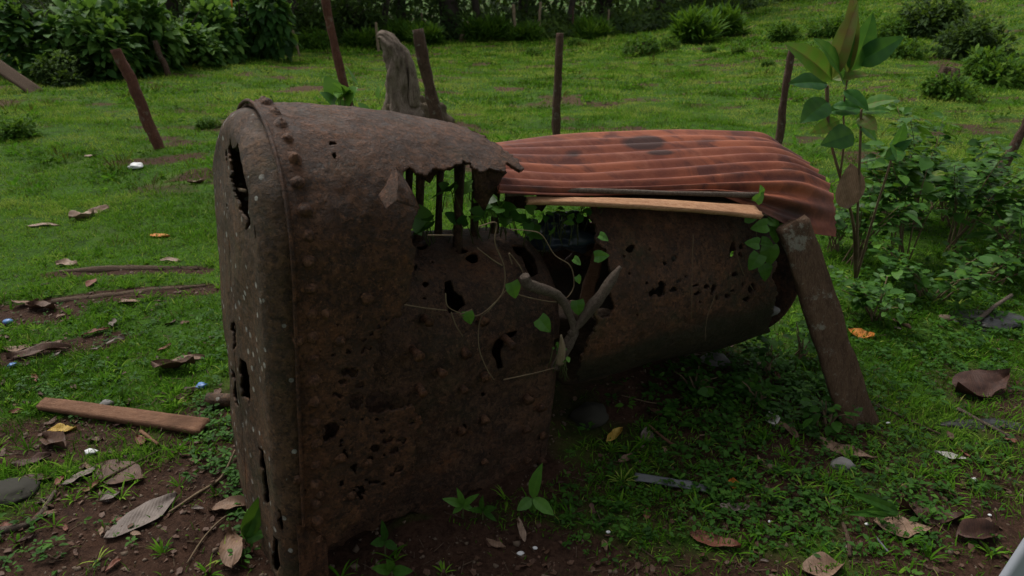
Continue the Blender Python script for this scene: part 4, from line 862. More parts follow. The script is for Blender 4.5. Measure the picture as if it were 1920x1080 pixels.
SAPL = [(1560, 150, 1595, 20, 46, .85), (1595, 135, 1640, 40, 60, .35), (1590, 140, 1598, -5, 36, .9), (1605, 120, 1680, 75, 60, .1), (1560, 150, 1505, 82, 40, .7), (1552, 158, 1495, 145, 40, .05), (1560, 150, 1625, 130, 34, .8), (1580, 170, 1630, 195, 40, .3), (1585, 160, 1560, 70, 50, .5),
        (1552, 190, 1515, 215, 44, .15), (1560, 200, 1610, 195, 34, .35), (1615, 200, 1670, 178, 36, .6), (1615, 205, 1560, 200, 40, .3), (1615, 210, 1665, 200, 34, .5), (1575, 225, 1528, 245, 30, .7), (1610, 220, 1640, 235, 50, .78), (1605, 230, 1650, 255, 40, .4), (1676, 275, 1700, 240, 34, .3), (1676, 272, 1690, 290, 50, .5), (1660, 300, 1700, 265, 30, .1), (1600, 250, 1560, 262, 30, .2)]
for (x0, y0, x1, y1, wpx, q) in SAPL:
    a_, b_ = at_Y(x0, y0, SY-.0), at_Y(x1, y1, SY-.06+random.uniform(-.06, .06)); L = np.linalg.norm(b_-a_)*1.05; tm = big_leaf(min(.6, .82*wpx/ (np.hypot(x1-x0, y1-y0)+1)), .25, .35, 14, False, q, int(x1))
    nh = np.array([random.uniform(-.5, .5), -.8, random.uniform(.3, 1.2)]); put_leaf(a_, b_-a_, nh, L, tm, 'leaf', M['magnolia'], sap)
def shrub(name, base, n, hgt, rad, L, label, seed, mat=M['shrub'], group='shrubs at the right of the boiler', nst=9, tm=LT):
    rr = np.random.default_rng(seed); rt = empty(name, base, label, 'shrub', group); st = MB(); P = []; D = []
    for k_ in range(nst):
        a = rr.uniform(0, 2*pi); rs = rr.uniform(.3, 1)*rad; e = base+np.array([cos(a)*rs, sin(a)*rs, hgt*rr.uniform(.55, 1)]); mid = base+(e-base)*.5+np.array([0, 0, hgt*.12]); q = catmull([base+rr.normal(0, .03, 3)*[1, 1, 0]-[0, 0, .03], mid, e], 5)
        v, f = tube(q, [.006, .004, .002], 6, k_, .1); st.add(v, f)
        for j in range(n//nst):
            t_ = rr.uniform(.25, 1)**.7; c = q[min(len(q)-1, int(t_*len(q)))]; a2 = rr.uniform(0, 2*pi); d = np.array([cos(a2), sin(a2), rr.uniform(-.3, .5)]); P.append(c+d*.03+rr.normal(0, .02, 3)); D.append(d)
    P = np.array(P); D = np.array(D); nn = len(P); nh = rr.normal(0, .35, (nn, 3))+np.array([0, 0, 1]); v, f, kk = scatter(tm[0], tm[1], P, frames(D, nh), L*rr.uniform(.45, 1.0, nn)**1.0*np.where(rr.random(nn) < .22, 1.9, 1.0))
    mesh_obj('leaves', v, f, mat, rt, rnd=np.repeat(np.clip(rr.normal(.45, .22, nn), 0, 1), kk)); st.build('stems', M['vine'], rt); return rt
for i, (x, y, n, h_, r_, L, l) in enumerate([(1600, 500, 260, .62, .30, .075, 'leafy shrub around the foot of the large leaved sapling'), (1690, 490, 400, .78, .36, .08, 'leafy shrub right of the sapling foot'), (1780, 470, 420, .74, .38, .075, 'dark leafy shrub between sapling and right photo edge'), (1875, 450, 380, .55, .38, .065, 'leafy shrub near the right edge below the leaning dark post'),
                                              (1650, 410, 340, .5, .42, .075, 'shrub behind the sapling beyond the sheet corner'), (1740, 560, 360, .28, .34, .055, 'low weedy shrub in the shade right of the leaning plank'), (1850, 530, 320, .26, .34, .055, 'low weedy shrub at the right above the scrap pile'), (1640, 600, 260, .24, .24, .05, 'low weeds beside the upper half of the leaning plank'),
                                              (1760, 395, 380, .5, .45, .07, 'shrub in the second row right of the sapling'), (1560, 470, 220, .35, .2, .06, 'small shrub squeezed behind the top of the leaning plank'),
                                              (1715, 430, 420, .88, .42, .08, 'tallest leafy shrub just right of the sapling stems'), (1780, 425, 420, .66, .34, .08, 'tall shrub in the second row left of the leaning dark post'), (1905, 500, 300, .5, .35, .07, 'leafy shrub cut by the right photo edge above the scrap pile')]):
    shrub('leafy_shrub', gbase(x, y), n, h_, r_, L, l, 50+i)
for i, (x, y, h_, l) in enumerate([(1440, 700, .2, 'small leafy weed under the open end of the barrel'), (1500, 680, .22, 'small leafy weed behind the middle of the leaning plank'), (1300, 735, .12, 'low leafy weed in front of the barrel belly'), (1545, 800, .13, 'round leaved weed left of the leaning plank foot'), (1420, 760, .12, 'low leafy weed on the soil between barrel and plank')]):
    shrub('leafy_weed', gbase(x, y), 70, h_, .11, .042, l, 80+i, M['weed'], 'leafy weeds around the barrel', 6)
# tan dead leaf hanging in the sapling
v, f = rleaf(at_Y(1590, 392, 3.1), at_Y(1598, 306, 3.05)-at_Y(1590, 392, 3.1), np.array([.1, -1, .2]), .235, leaf_template(.62, .05, .1, 8)); simple('dead_leaf', (v, f), M['dry_tan'], 'large tan dead leaf caught upright in the sapling stems', 'leaf')

# ------------------------------------------------------------ seedlings near the boiler
def seedling(x, y, leaves, label, mat=M['weed'], hgt=30, q0=.6):
    g = ground(x, y); k_ = pxm(g); rt = empty('seedling', g, label, 'seedling', 'seedlings by the boiler foot'); top = at_Y(x, y-hgt, g[1]); v, f = tube([g-np.array([0, 0, .02]), top], [.003, .002], 6); sub_obj('stem', v, f, M['green_stem'], rt)
    for (x1, y1, wpx) in leaves:
        b_ = at_Y(x1, y1, g[1]-.02-.0006*abs(x1-x)); L = np.linalg.norm(b_-top); tm = leaf_template(min(.9, wpx*k_/L), .15, .2, 6); put_leaf(top, b_-top, np.array([random.uniform(-.4, .4), -.7, .8]), L, big_leaf(min(.7, wpx*k_/L), .25, .4, 12, False, q0+random.uniform(-.15, .2), int(x1)), 'leaf', M['vineleaf'] if q0 > .5 else M['weed'], rt)
seedling(998, 962, [(1006, 880, 24), (972, 955, 22), (1038, 962, 24), (1000, 965, 18)], 'seedling with three broad bright leaves at the foot of the inner firebox', hgt=28)
seedling(868, 972, [(838, 936, 16), (862, 922, 12), (890, 930, 12), (850, 960, 12), (885, 955, 12)], 'small bright seedling left of the three-leaved one', hgt=25)
seedling(905, 975, [(925, 952, 14), (900, 936, 12), (885, 955, 12), (930, 975, 10)], 'small pale seedling between its two brighter neighbours', hgt=18, q0=.4)
seedling(722, 1045, [(700, 1018, 18), (742, 1028, 16), (720, 985, 14)], 'seedling in the shade under the torn lower edge of the firebox', hgt=30, q0=.3)
seedling(735, 1085, [(705, 1065, 20), (765, 1070, 20), (730, 1055, 18)], 'seedling at the bottom edge of the photo below the firebox', hgt=15, q0=.5)
seedling(1685, 975, [(1650, 945, 22), (1640, 955, 20), (1618, 925, 18), (1610, 960, 18)], 'small rosette of round leaves below the curved tan leaf', hgt=15, q0=.5)
seedling(460, 1020, [(488, 940, 34), (470, 975, 26), (490, 1000, 24)], 'broad green leaf growing against the foot of the end plate', hgt=10, q0=.35)

# ------------------------------------------------------------ fallen leaves and litter
def dry_leaf(x, y, Lpx, ang, col, label, curl=.35, wd=.5, group='fallen dry leaves', seed=0, lift=.012, standing=0.0):
    g = ground(x, y); L = Lpx*pxm(g)*1.08; n, m = 12, 6; a = radians(ang); d = np.array([cos(a), sin(a), standing]); d = norm(d); s_ = norm(np.cross(d, [0, 0, 1.0])); nn = np.cross(s_, d); v = []
    for i in range(n+1):
        q = i/n; hw = wd/2*(sin(pi*q**.85)**.75 if 0 < q < 1 else 0)*(1+.18*float(vnoise(q*6, seed, 0, seed)))
        for j in range(m+1):
            u_ = -1+2*j/m; c = curl*.22*wd*(abs(u_)**1.5)*(1+.8*float(vnoise(q*3, seed, 0, 2))) + .30*curl*wd*float(fbm(q*2.5+seed, u_*1.4, 0, 3, seed))*1.6 + curl*.25*u_*wd*float(vnoise(q*2.2, seed, 5, 3)) + curl*.35*(q-.5)**2*float(np.sign(vnoise(seed, 2.3, 0, 1)))
            hu = u_*hw*(1-.25*curl*abs(u_)); v.append(g+(d*(q-.5)+s_*hu+nn*c*1.0)*L+np.array([0, 0, lift+.005]))
    f = [(i*(m+1)+j, i*(m+1)+j+1, (i+1)*(m+1)+j+1, (i+1)*(m+1)+j) for i in range(n) for j in range(m)]
    zmin = min(p[2]-gz(p[0], p[1]) for p in v[::5]); v = [p-np.array([0, 0, min(zmin-.004, .03)]) for p in v]
    b0 = len(v); v += [p-nn*.0012 for p in v]; f += [tuple(b0+q for q in reversed(t_)) for t_ in f]
    return simple('fallen_leaf', (v, f), M['dry_'+col], label, 'fallen leaf', group)
FL = [(80, 424, 54, 10, 'cream', 'pale curled leaf near the left edge of the lawn', .5, .3), (155, 410, 44, 60, 'cream', 'cupped cream leaf standing in the lawn, larger of the pair', .7, .8), (186, 397, 34, 20, 'tan', 'small pinkish leaf touching the cupped cream leaf', .6, .6), (300, 444, 40, -10, 'orange', 'bright orange leaf alone on the lawn', .25, .5),
      (126, 498, 38, 0, 'cream', 'pale leaf beside the upper half buried log', .6, .5), (367, 344, 30, 0, 'tan', 'brown leaf below the leaning reddish post', .5, .6), (170, 294, 22, 0, 'cream', 'tiny pinkish leaf far up the left lawn', .4, .5), (320, 492, 34, 5, 'cream', 'cream leaf near the right end of the upper log', .5, .35), (173, 534, 38, 100, 'red', 'orange brown leaf standing between the two half buried logs', .4, .4),
      (50, 572, 40, 20, 'tan', 'pinkish brown leaf left of the lower log', .5, .6), (80, 582, 60, -15, 'brown', 'dark brown curled leaf at the left end of the lower log', .6, .7), (242, 568, 42, -5, 'tan', 'tan leaf just below the lower log', .4, .5), (180, 626, 44, 35, 'red', 'red brown folded leaf on the grass left of the boiler', .7, .35), (75, 664, 96, 25, 'brown', 'long twisted brown leaf left of the boiler', .6, .3),
      (35, 655, 50, 5, 'tan', 'tan leaf at the left edge beside the twisted brown leaf', .4, .4), (328, 694, 70, 10, 'brown', 'large brown leaf in the mud close to the end plate', .6, .6), (350, 676, 60, 15, 'tan', 'tan leaf edge lying on the large brown leaf in the mud', .6, .3), (118, 810, 46, 15, 'yellow', 'yellow leaf below the brown board', .6, .55), (104, 836, 70, -30, 'brown', 'rusty brown leaf under the yellow one', .7, .6),
      (150, 896, 60, 60, 'grey', 'pale grey leaf on the mud below the yellow leaf', .4, .55), (70, 900, 60, 0, 'dark', 'dark leaf on the mud near the left edge', .4, .4), (268, 975, 130, 55, 'grey', 'very large grey brown leaf on the mud at lower left', .25, .42), (430, 957, 68, 10, 'tan', 'striped brown leaf curled at the foot of the end plate', .7, .55), (438, 1042, 90, 110, 'tan', 'pale brown papery leaf at the bottom edge beside the end plate', .6, .5),
      (225, 890, 110, -20, 'brown', 'broad brown leaf pressed in the mud below the board', .15, .5), (1152, 822, 52, 50, 'yellow', 'yellow leaf with pale edge right of the firebox foot', .7, .35), (1213, 820, 42, 80, 'grey', 'upright pale grey leaf right of the yellow one', .4, .6), (1446, 790, 34, 90, 'white', 'white spotted leaf left of the leaning plank foot', .6, .8), (1470, 806, 60, -60, 'tan', 'narrow tan leaf folded against the white spotted leaf', .7, .3),
      (1585, 846, 100, -35, 'tan', 'long curved tan leaf over the grey stone', .6, .3), (1783, 859, 54, -20, 'white', 'white grey leaf at the right of the tan ones', .4, .4), (1690, 992, 96, -10, 'tan', 'large flat tan leaf at lower right', .3, .6), (1745, 966, 100, -15, 'dark', 'dark curled leaf touching the large flat tan leaf', .6, .5), (1830, 1010, 80, 10, 'dark', 'dark brown leaf near the lower right corner', .6, .6),
      (1374, 912, 28, 80, 'orange', 'small orange tan leaf in the right grass', .6, .9), (1377, 955, 54, -5, 'grey', 'grey brown leaf below the small orange tan one', .4, .45), (1340, 1018, 86, -20, 'red', 'red brown leaf near the bottom edge right of the boiler', .35, .45), (1540, 1070, 78, 5, 'tan', 'tan leaf cut by the bottom edge of the photo', .5, .7), (1613, 630, 42, -40, 'orange', 'orange leaf right of the leaning plank', .5, .7),
      (1688, 612, 42, -70, 'tan', 'narrow tan leaf right of the orange one by the plank', .6, .35), (1835, 738, 110, 15, 'dark', 'large dark red brown leaf at the right edge', .6, .7), (978, 1000, 62, 100, 'cream', 'pale curly ribbon of leaf below the three-leaved seedling', .7, .25), (930, 1024, 40, -30, 'tan', 'small tan leaf left of the pale curly one', .6, .4), (1430, 872, 40, 100, 'tan', 'folded tan leaf under the white spotted one', .7, .4), (60, 868, 60, 30, 'dark', 'dark curled leaf left of the rusty one', .6, .5), (1415, 720, 30, 0, 'red', 'red leaf under the barrel end', .5, .6)]
for i, (x, y, L, a, c, l, cu, wd) in enumerate(FL): dry_leaf(x, y, L, a, c, l, cu, wd, seed=i+1)
rr = random.Random(5); cols = ['brown', 'tan', 'dark', 'red', 'grey', 'brown', 'dark']
for i in range(120):
    x = rr.choice([rr.uniform(0, 470), rr.uniform(1050, 1900)]); y = rr.uniform(590, 1075)
    if i % 4 == 0: x, y = rr.uniform(20, 440), rr.uniform(640, 1070)
    cc = rr.choice(cols); wh = ('left of the boiler, near the bottom corner' if y > 830 else 'left of the boiler, around the brown board') if x < 480 else (('right of the boiler foot, low in the photo' if x < 1450 else 'in the lower right corner of the photo') if y > 830 else ('under and beside the barrel' if x < 1450 else 'right of the leaning plank'))
    dry_leaf(x, y, rr.uniform(12, 34), rr.uniform(0, 360), cc, 'small %s scrap of dead leaf %s' % (cc, wh), .6, rr.uniform(.3, .6), 'small %s leaf scraps %s' % (cc, wh), 100+i)
# boards, logs and sticks on the ground
def lay(x0, y0, x1, y1, lift0=.015, lift1=.015):
    a_, b_ = ground(x0, y0), ground(x1, y1); return a_+np.array([0, 0, lift0]), b_+np.array([0, 0, lift1])
a_, b_ = lay(82, 768, 386, 812, .03, .03); simple('loose_board', board(a_, b_, .075, .03, np.array([.15, 1, .25]), 21, .07, 30, 0, (.75, 1.05)), M['plank_ground'], 'brown sawn board lying on the mud left of the boiler', 'board')
a_, b_ = lay(110, 510, 372, 505, -.004, -.002); simple('half_buried_log', tube(catmull([a_, (a_+b_)/2+np.array([0, .01, .006]), b_], 12), [.014, .030, .027, .018], 12, 5, .3, nf=16, groove=.3), M['log'], 'half buried log on the left lawn, upper of two', 'log', 'half buried logs')
a_, b_ = lay(98, 568, 385, 536, -.004, -.004); simple('half_buried_log', tube(catmull([a_, (a_+b_)/2+np.array([0, -.01, .006]), b_], 12), [.022, .03, .028, .014], 12, 6, .3, nf=16, groove=.3), M['log'], 'half buried log on the left lawn, lower of two', 'log', 'half buried logs')
a_, b_ = lay(392, 760, 450, 762, .03, .03); simple('pipe_stub', tube([a_, b_], .03, 12, 7, .15), M['rust_end'], 'short rusty pipe stub poking out beside the end plate', 'pipe')
def stick(pts, r, mat, label, seed=0, lift=.01, cat='stick'):
    P = catmull([ground(x, y)+np.array([0, 0, lift+(q[0] if q else 0)]) for (x, y, *q) in pts], 7); return simple('fallen_stick', tube(P, r, 8, seed, .3), mat, label, cat, 'fallen sticks')
stick([(-20, 1003), (45, 990), (75, 970), (105, 925)], [.014, .011, .009, .006], M['grey_wood'], 'pale forked stick at the lower left corner', 2)
stick([(75, 970), (90, 955), (78, 940)], [.007, .004], M['grey_wood'], 'short side twig of the pale stick at the lower left', 3)
stick([(318, 965), (370, 930), (415, 900), (446, 868, .05)], [.004, .005, .004], M['vine'], 'long thin twig rising against the end plate foot', 4)
stick([(352, 1060), (385, 1010), (420, 975), (450, 960)], [.003, .003, .002], M['vine'], 'thin curved stem on the mud below the striped leaf', 5)
stick([(265, 812), (298, 838)], [.008, .007], M['plank_ground'], 'short stub of wood below the brown board', 6)
stick([(190, 905), (240, 880), (300, 848)], [.006, .005], M['log'], 'dark twig across the mud below the board', 7)
stick([(1645, 762), (1700, 790), (1762, 818)], [.006, .007, .005], M['log'], 'brown stick lying right of the leaning plank foot', 8)
stick([(1650, 770), (1625, 752)], [.005, .004], M['log'], 'short twig behind the leaning plank foot', 9)
stick([(1828, 612, .02), (1860, 590, .04), (1890, 574, .06)], [.012, .012, .010], M['grey_wood'], 'pale grey stick on the scrap pile at the right', 10)
stick([(1795, 770), (1850, 800), (1905, 830)], [.007, .008, .007], M['grey_wood'], 'grey stick at the right edge below the dark red leaf', 11)
stick([(1580, 985), (1590, 1020), (1592, 1048)], [.007, .008, .006], M['log'], 'upright brown stick piece left of the large flat tan leaf', 12)
stick([(1640, 1010), (1665, 1040)], [.004, .004], M['grey_metal'], 'thin grey wire bit below the large flat tan leaf', 13)
stick([(1215, 800), (1250, 830), (1265, 838)], [.005, .006, .004], M['plank_ground'], 'brown twig right of the upright grey leaf', 14)
stick([(1165, 745), (1240, 760), (1300, 740)], [.002, .0025, .002], M['vine'], 'thin bent stem on the soil under the barrel', 15)
a_, b_ = lay(1190, 902, 1330, 922, .02, .015); simple('metal_strip', board(a_, b_, .035, .006, np.array([0, 1, .3]), 31, .12), M['grey_metal'], 'dull grey metal strip in the grass right of the firebox', 'metal strip')
simple('tilted_board', board(gp_(60, 172)+np.array([.1, 0, .0]), at_Y(-60, 85, gp_(60, 172)[1]), .26, .03, np.array([0, 1, .4]), 33, .05), M['log'], 'dark tilted board at the left edge under the bushes', 'board')
simple('black_sheet', crumple(ground(1850, 600)+np.array([0, 0, -.01]), .15, 22, (1.5, .8, .22), amp=.7), M['black'], 'crumpled black sheet on the scrap pile at the right', 'plastic sheet')
simple('black_sheet', crumple(ground(1850, 795)+np.array([0, 0, -.01]), .11, 23, (1.5, .4, .15), amp=.7), M['black'], 'strip of black sheet below the large dark red leaf', 'plastic sheet')
def stone(x, y, wpx, label, mat='stone', seed=0, flat=.6):
    g = ground(x, y); r = wpx/2*pxm(g); return simple('stone', crumple(g+np.array([0, 0, r*flat*.3]), r, seed, (1, .8, flat), 18, .3), M[mat], label, 'stone', 'loose stones')
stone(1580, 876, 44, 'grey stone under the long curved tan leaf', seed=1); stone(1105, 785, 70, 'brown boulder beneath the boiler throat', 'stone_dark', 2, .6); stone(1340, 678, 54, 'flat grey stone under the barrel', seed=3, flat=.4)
stone(22, 925, 95, 'flat dark stone at the lower left edge', 'stone_dark', 8, .3); stone(1430, 690, 30, 'small brown stone under the barrel end', 'stone_brown', 5); stone(200, 760, 26, 'grey pebble above the brown board', seed=6); stone(1772, 600, 26, 'pinkish stone left of the scrap pile', 'stone_brown', 7)
def bit(name, x, y, wpx, mat, label, cat, seed=0, flat=.4, amp=.7, lift=.008, group=None):
    g = ground(x, y); r = wpx/2*pxm(g); return simple(name, crumple(g+np.array([0, 0, r*flat*.5+lift]), r, seed, (1, .8, flat), 14, amp), M[mat], label, cat, group)
bit('plastic_scrap', 255, 316, 28, 'white', 'crumpled white plastic scrap on the upper left lawn', 'litter', 3)
bit('bottle_cap', 16, 607, 18, 'blue', 'blue plastic cap at the left edge', 'litter', 4, .5, .1)
bit('plastic_scrap', 24, 688, 15, 'blue', 'small blue and white scrap below the twisted brown leaf', 'litter', 5)
bit('plastic_scrap', 378, 728, 22, 'blue', 'clear blue plastic scrap beside the pipe stub', 'litter', 6)
bit('paper_scrap', 172, 852, 20, 'white', 'torn white paper scrap on the mud', 'litter', 7)
for (x, y, s_, l) in [(976, 1040, 13, 'white shell bit below the pale curly leaf'), (1003, 1030, 9, 'smaller white shell bit right of its neighbour'), (1140, 1000, 9, 'white pebble in the grass right of the seedling'), (1625, 985, 8, 'white pebble left of the large flat tan leaf'), (1443, 980, 7, 'tiny white pebble near the red brown leaf'), (1855, 968, 7, 'tiny white pebble right of the dark curled leaf'), (1825, 902, 12, 'white shell bit below the white grey leaf'), (1665, 796, 9, 'white bit beside the leaning plank foot'), (1418, 726, 12, 'white bit under the barrel end')]:
    bit('shell_bit', x, y, s_, 'white', l, 'pebble', int(x), .5, .4, .004, 'white bits on the ground')
simple('plastic_bag', crumple(at_Y(1428, 582, 2.78), .055, 41, (1, .6, .9), amp=1.0), M['stone'], 'crumpled greyish plastic bag at the far end of the barrel', 'plastic bag')
simple('poking_stick', tube([on_w(418, 352, .55), on_w(440, 354, .4), on_w(462, 358, .3)], [.006, .006, .005], 7, 3, .3), M['post_pale'], 'short stick poking out of the jagged crack in the end plate', 'stick')
# pale smooth panel at the lower right corner
g0 = ground(1935, 1130)
pa, pb = np.array([.984, 1.17, -.02]), np.array([1.105, 1.15, .66]); simple('pale_panel', board(pa+np.array([.2, 0, 0]), pb+np.array([.2, 0, 0])+(pb-pa)*.15, .40, .025, np.array([1, .05, 0]), 41, .0), M['panel'], 'smooth pale grey panel edge in the lower right corner', 'panel')

# ------------------------------------------------------------ grass and ground cover
def inside_boiler(x, y):
    s = (x-BL[0])*cos(TH)+(y-BL[1])*sin(TH); w_ = -(x-BL[0])*sin(TH)+(y-BL[1])*cos(TH)
    return (s > -.09) & (s < 1.0) & (w_ > -.01) & (w_ < .81)
def shade_under(x, y):
    s = (x-BL[0])*cos(TH)+(y-BL[1])*sin(TH); w_ = -(x-BL[0])*sin(TH)+(y-BL[1])*cos(TH)
    return (s > 1.0) & (s < 2.1) & (w_ > .1) & (w_ < .75)
def grass():
    V = []; Fc = []; Rn = []; off = 0
    zones = [(1.05, 3.2, 12500, .040, .0034, 2), (3.2, 6.0, 5600, .042, .0045, 2), (6.0, 11.0, 2300, .055, .0085, 1), (11.0, 19.0, 850, .075, .016, 1), (19.0, 36.0, 260, .11, .034, 1)]
    for (y0, y1, dens, L, wd, seg) in zones:
        area = (y1-y0)*(.92*(y0+y1)+1.6); n = int(dens*area); r = np.random.default_rng(int(y0*10))
        yy = np.sqrt(r.uniform(y0*y0, y1*y1, n)); xx = r.uniform(-1, 1, n)*(.92*yy+.8)
        ok = (~inside_boiler(xx, yy)) & (~shade_under(xx, yy) | (r.random(n) < .1)); xx, yy = xx[ok], yy[ok]; m = mudf(xx, yy)
        cl = .5+.5*fbm(xx*(9 if y1 < 7 else 3), yy*(9 if y1 < 7 else 3), 0, 3, 61)
        p = np.clip((1-m*1.15), 0.03, 1)*np.clip(cl*1.9-.1, .25, 1)
        ok = r.random(len(xx)) < p; xx, yy, m, cl = xx[ok], yy[ok], m[ok], cl[ok]; n = len(xx); z = Hh(xx, yy)
        big = .5+.5*vnoise(xx*1.4, yy*1.4, 0, 71); Ls = L*r.uniform(.4, 1.4, n)*(.5+.8*big)*(.55+.8*cl)
        lean = r.uniform(.3, 1.5, n); a = r.uniform(0, 2*pi, n); d = np.stack([np.cos(a)*lean, np.sin(a)*lean, np.ones(n)], -1); nh = np.stack([np.cos(a), np.sin(a), .3+0*a], -1)*-1+r.normal(0, .2, (n, 3))
        if seg == 2: tv = np.array([(-.5, 0, 0), (.5, 0, 0), (-.42, .55, .05), (.42, .55, .05), (0, 1, -.16)]); tf = np.array([(0, 1, 3), (0, 3, 2), (2, 3, 4)])
        else: tv = np.array([(-.5, 0, 0), (.5, 0, 0), (0, 1, -.1)]); tf = np.array([(0, 1, 2)])
        s3 = np.stack([wd*r.uniform(.6, 1.6, n)*(1+.0*Ls), Ls, Ls], -1)
        v, f, k_ = scatter(tv, tf, np.stack([xx, yy, z-.003], -1), frames(d, nh), s3)
        rn = .50+.20*fbm(xx*.8, yy*1.2, 0, 3, 81)*1.8+r.normal(0, .12, n)-.22*m; rn = rn+.42*ss((yy-4)/5)*fbm(xx*1.5, yy*2.8, 0, 4, 91)*1.7+.22*ss((yy-3)/5)*vnoise(xx*4.5, yy*7, 0, 92)+.22*ss((yy-5)/5)
        rn = np.clip(rn, .16, 1); dead = r.random(n) < .04+.1*m; rn[dead] = r.uniform(0, .06, dead.sum()) ; yl = r.random(n) < .03; rn[yl] = 1
        V.append(v); Fc.append(f+off); Rn.append(np.repeat(rn, k_)); off += len(v)
    # coarse tufts near the camera
    r = np.random.default_rng(401); nt_ = 2600; ty = np.sqrt(r.uniform(1.05**2, 4.6**2, nt_)); tx = r.uniform(-1, 1, nt_)*(.9*ty+.5); m = mudf(tx, ty)
    ok = (~inside_boiler(tx, ty)) & ~shade_under(tx, ty) & (r.random(nt_) < np.clip(.9-.55*m, .1, 1)) & (fbm(tx*2.2, ty*2.2, 0, 3, 55) > -.15); tx, ty = tx[ok], ty[ok]; nb = r.integers(5, 13, len(tx)); idx = np.repeat(np.arange(len(tx)), nb); n = len(idx)
    a = r.uniform(0, 2*pi, n); lean = r.uniform(.5, 2.4, n); d = np.stack([np.cos(a)*lean, np.sin(a)*lean, np.ones(n)], -1); nh = np.stack([-np.cos(a), -np.sin(a), .6+0*a], -1)
    xx, yy = tx[idx]+np.cos(a)*.006, ty[idx]+np.sin(a)*.006; Ls = r.uniform(.035, .075, len(tx))[idx]*r.uniform(.6, 1.2, n)
    tv = np.array([(-.5, 0, 0), (.5, 0, 0), (-.6, .35, .06), (.6, .35, .06), (-.45, .7, .02), (.45, .7, .02), (0, 1, -.14)]); tf = np.array([(0, 1, 3), (0, 3, 2), (2, 3, 5), (2, 5, 4), (4, 5, 6)])
    v, f, k_ = scatter(tv, tf, np.stack([xx, yy, Hh(xx, yy)], -1), frames(d, nh), np.stack([r.uniform(.0035, .007, n), Ls, Ls], -1))
    V.append(v); Fc.append(f+off); Rn.append(np.repeat(np.clip(r.normal(.5, .16, len(tx))[idx]+r.normal(0, .08, n), .15, 1), k_)); off += len(v)
    tag(mesh_obj('grass', np.concatenate(V), np.concatenate(Fc), M['grass'], rnd=np.concatenate(Rn), origin=np.zeros(3), smooth=False), 'short green grass covering the field and the ground around the boiler', 'grass', kind='stuff')
grass()
def ground_cover():
    r = np.random.default_rng(19); P = []; 
    # (px centre, spread px, count, leaf length)
    spots = [(1330, 760, 120, 70, 260, .026), (1450, 700, 110, 60, 260, .026), (1560, 760, 90, 60, 200, .026), (1330, 900, 150, 60, 170, .02), (1500, 950, 200, 80, 260, .02), (1700, 880, 180, 90, 220, .022), (1780, 660, 130, 60, 220, .025), (1700, 540, 120, 40, 160, .03),
             (250, 640, 200, 60, 200, .016), (400, 820, 30, 60, 110, .02), (60, 1040, 80, 50, 25, .02), (120, 730, 120, 40, 120, .018), (1140, 960, 90, 60, 120, .018), (450, 900, 25, 80, 90, .02), (1850, 560, 90, 60, 130, .03), (200, 1000, 60, 30, 12, .018), (420, 640, 40, 60, 90, .018)]
    V = []; Fc = []; Rn = []; off = 0; tm = leaf_template(.5, .25, .2, 3)
    for (cx, cy, sx, sy, n, L) in spots:
        for _ in range(n):
            x, y = r.normal(cx, sx*.7), r.normal(cy, sy*.7)
            if y < 440: continue
            d0 = pxdir(x, y)
            if d0[2] > -.1: continue
            t = CAMZ/-d0[2]; gx, gy = d0[0]*t, d0[1]*t
            if inside_boiler(gx, gy) or gy < .9: continue
            P.append((gx, gy, L*r.uniform(.6, 1.4)))
    P = np.array(P); z = Hh(P[:, 0], P[:, 1]); k_ = r.integers(4, 9, len(P)); idx = np.repeat(np.arange(len(P)), k_); n = len(idx); a = r.uniform(0, 2*pi, n); tilt = r.uniform(.1, 1.0, n); ln = P[idx, 2]
    hg = r.uniform(.2, 1.6, len(P))[idx]*ln*r.uniform(.4, 1.1, n)
    pos = np.stack([P[idx, 0]+np.cos(a)*ln*.25, P[idx, 1]+np.sin(a)*ln*.25, z[idx]+hg+.003], -1); d = np.stack([np.cos(a), np.sin(a), tilt*.6], -1)
    v, f, kk = scatter(tm[0], tm[1], pos, frames(d, r.normal(0, .3, (n, 3))+np.array([0, 0, 1])), ln*r.uniform(.6, 1.3, n))
    rn = np.clip(r.normal(.45, .2, len(P))[idx]+r.normal(0, .08, n), 0, 1)
    tag(mesh_obj('ground_cover', v, f, M['weed'], rnd=np.repeat(rn, kk), origin=np.zeros(3)), 'low broad leaved weeds growing among the grass', 'weeds', kind='stuff')
ground_cover()
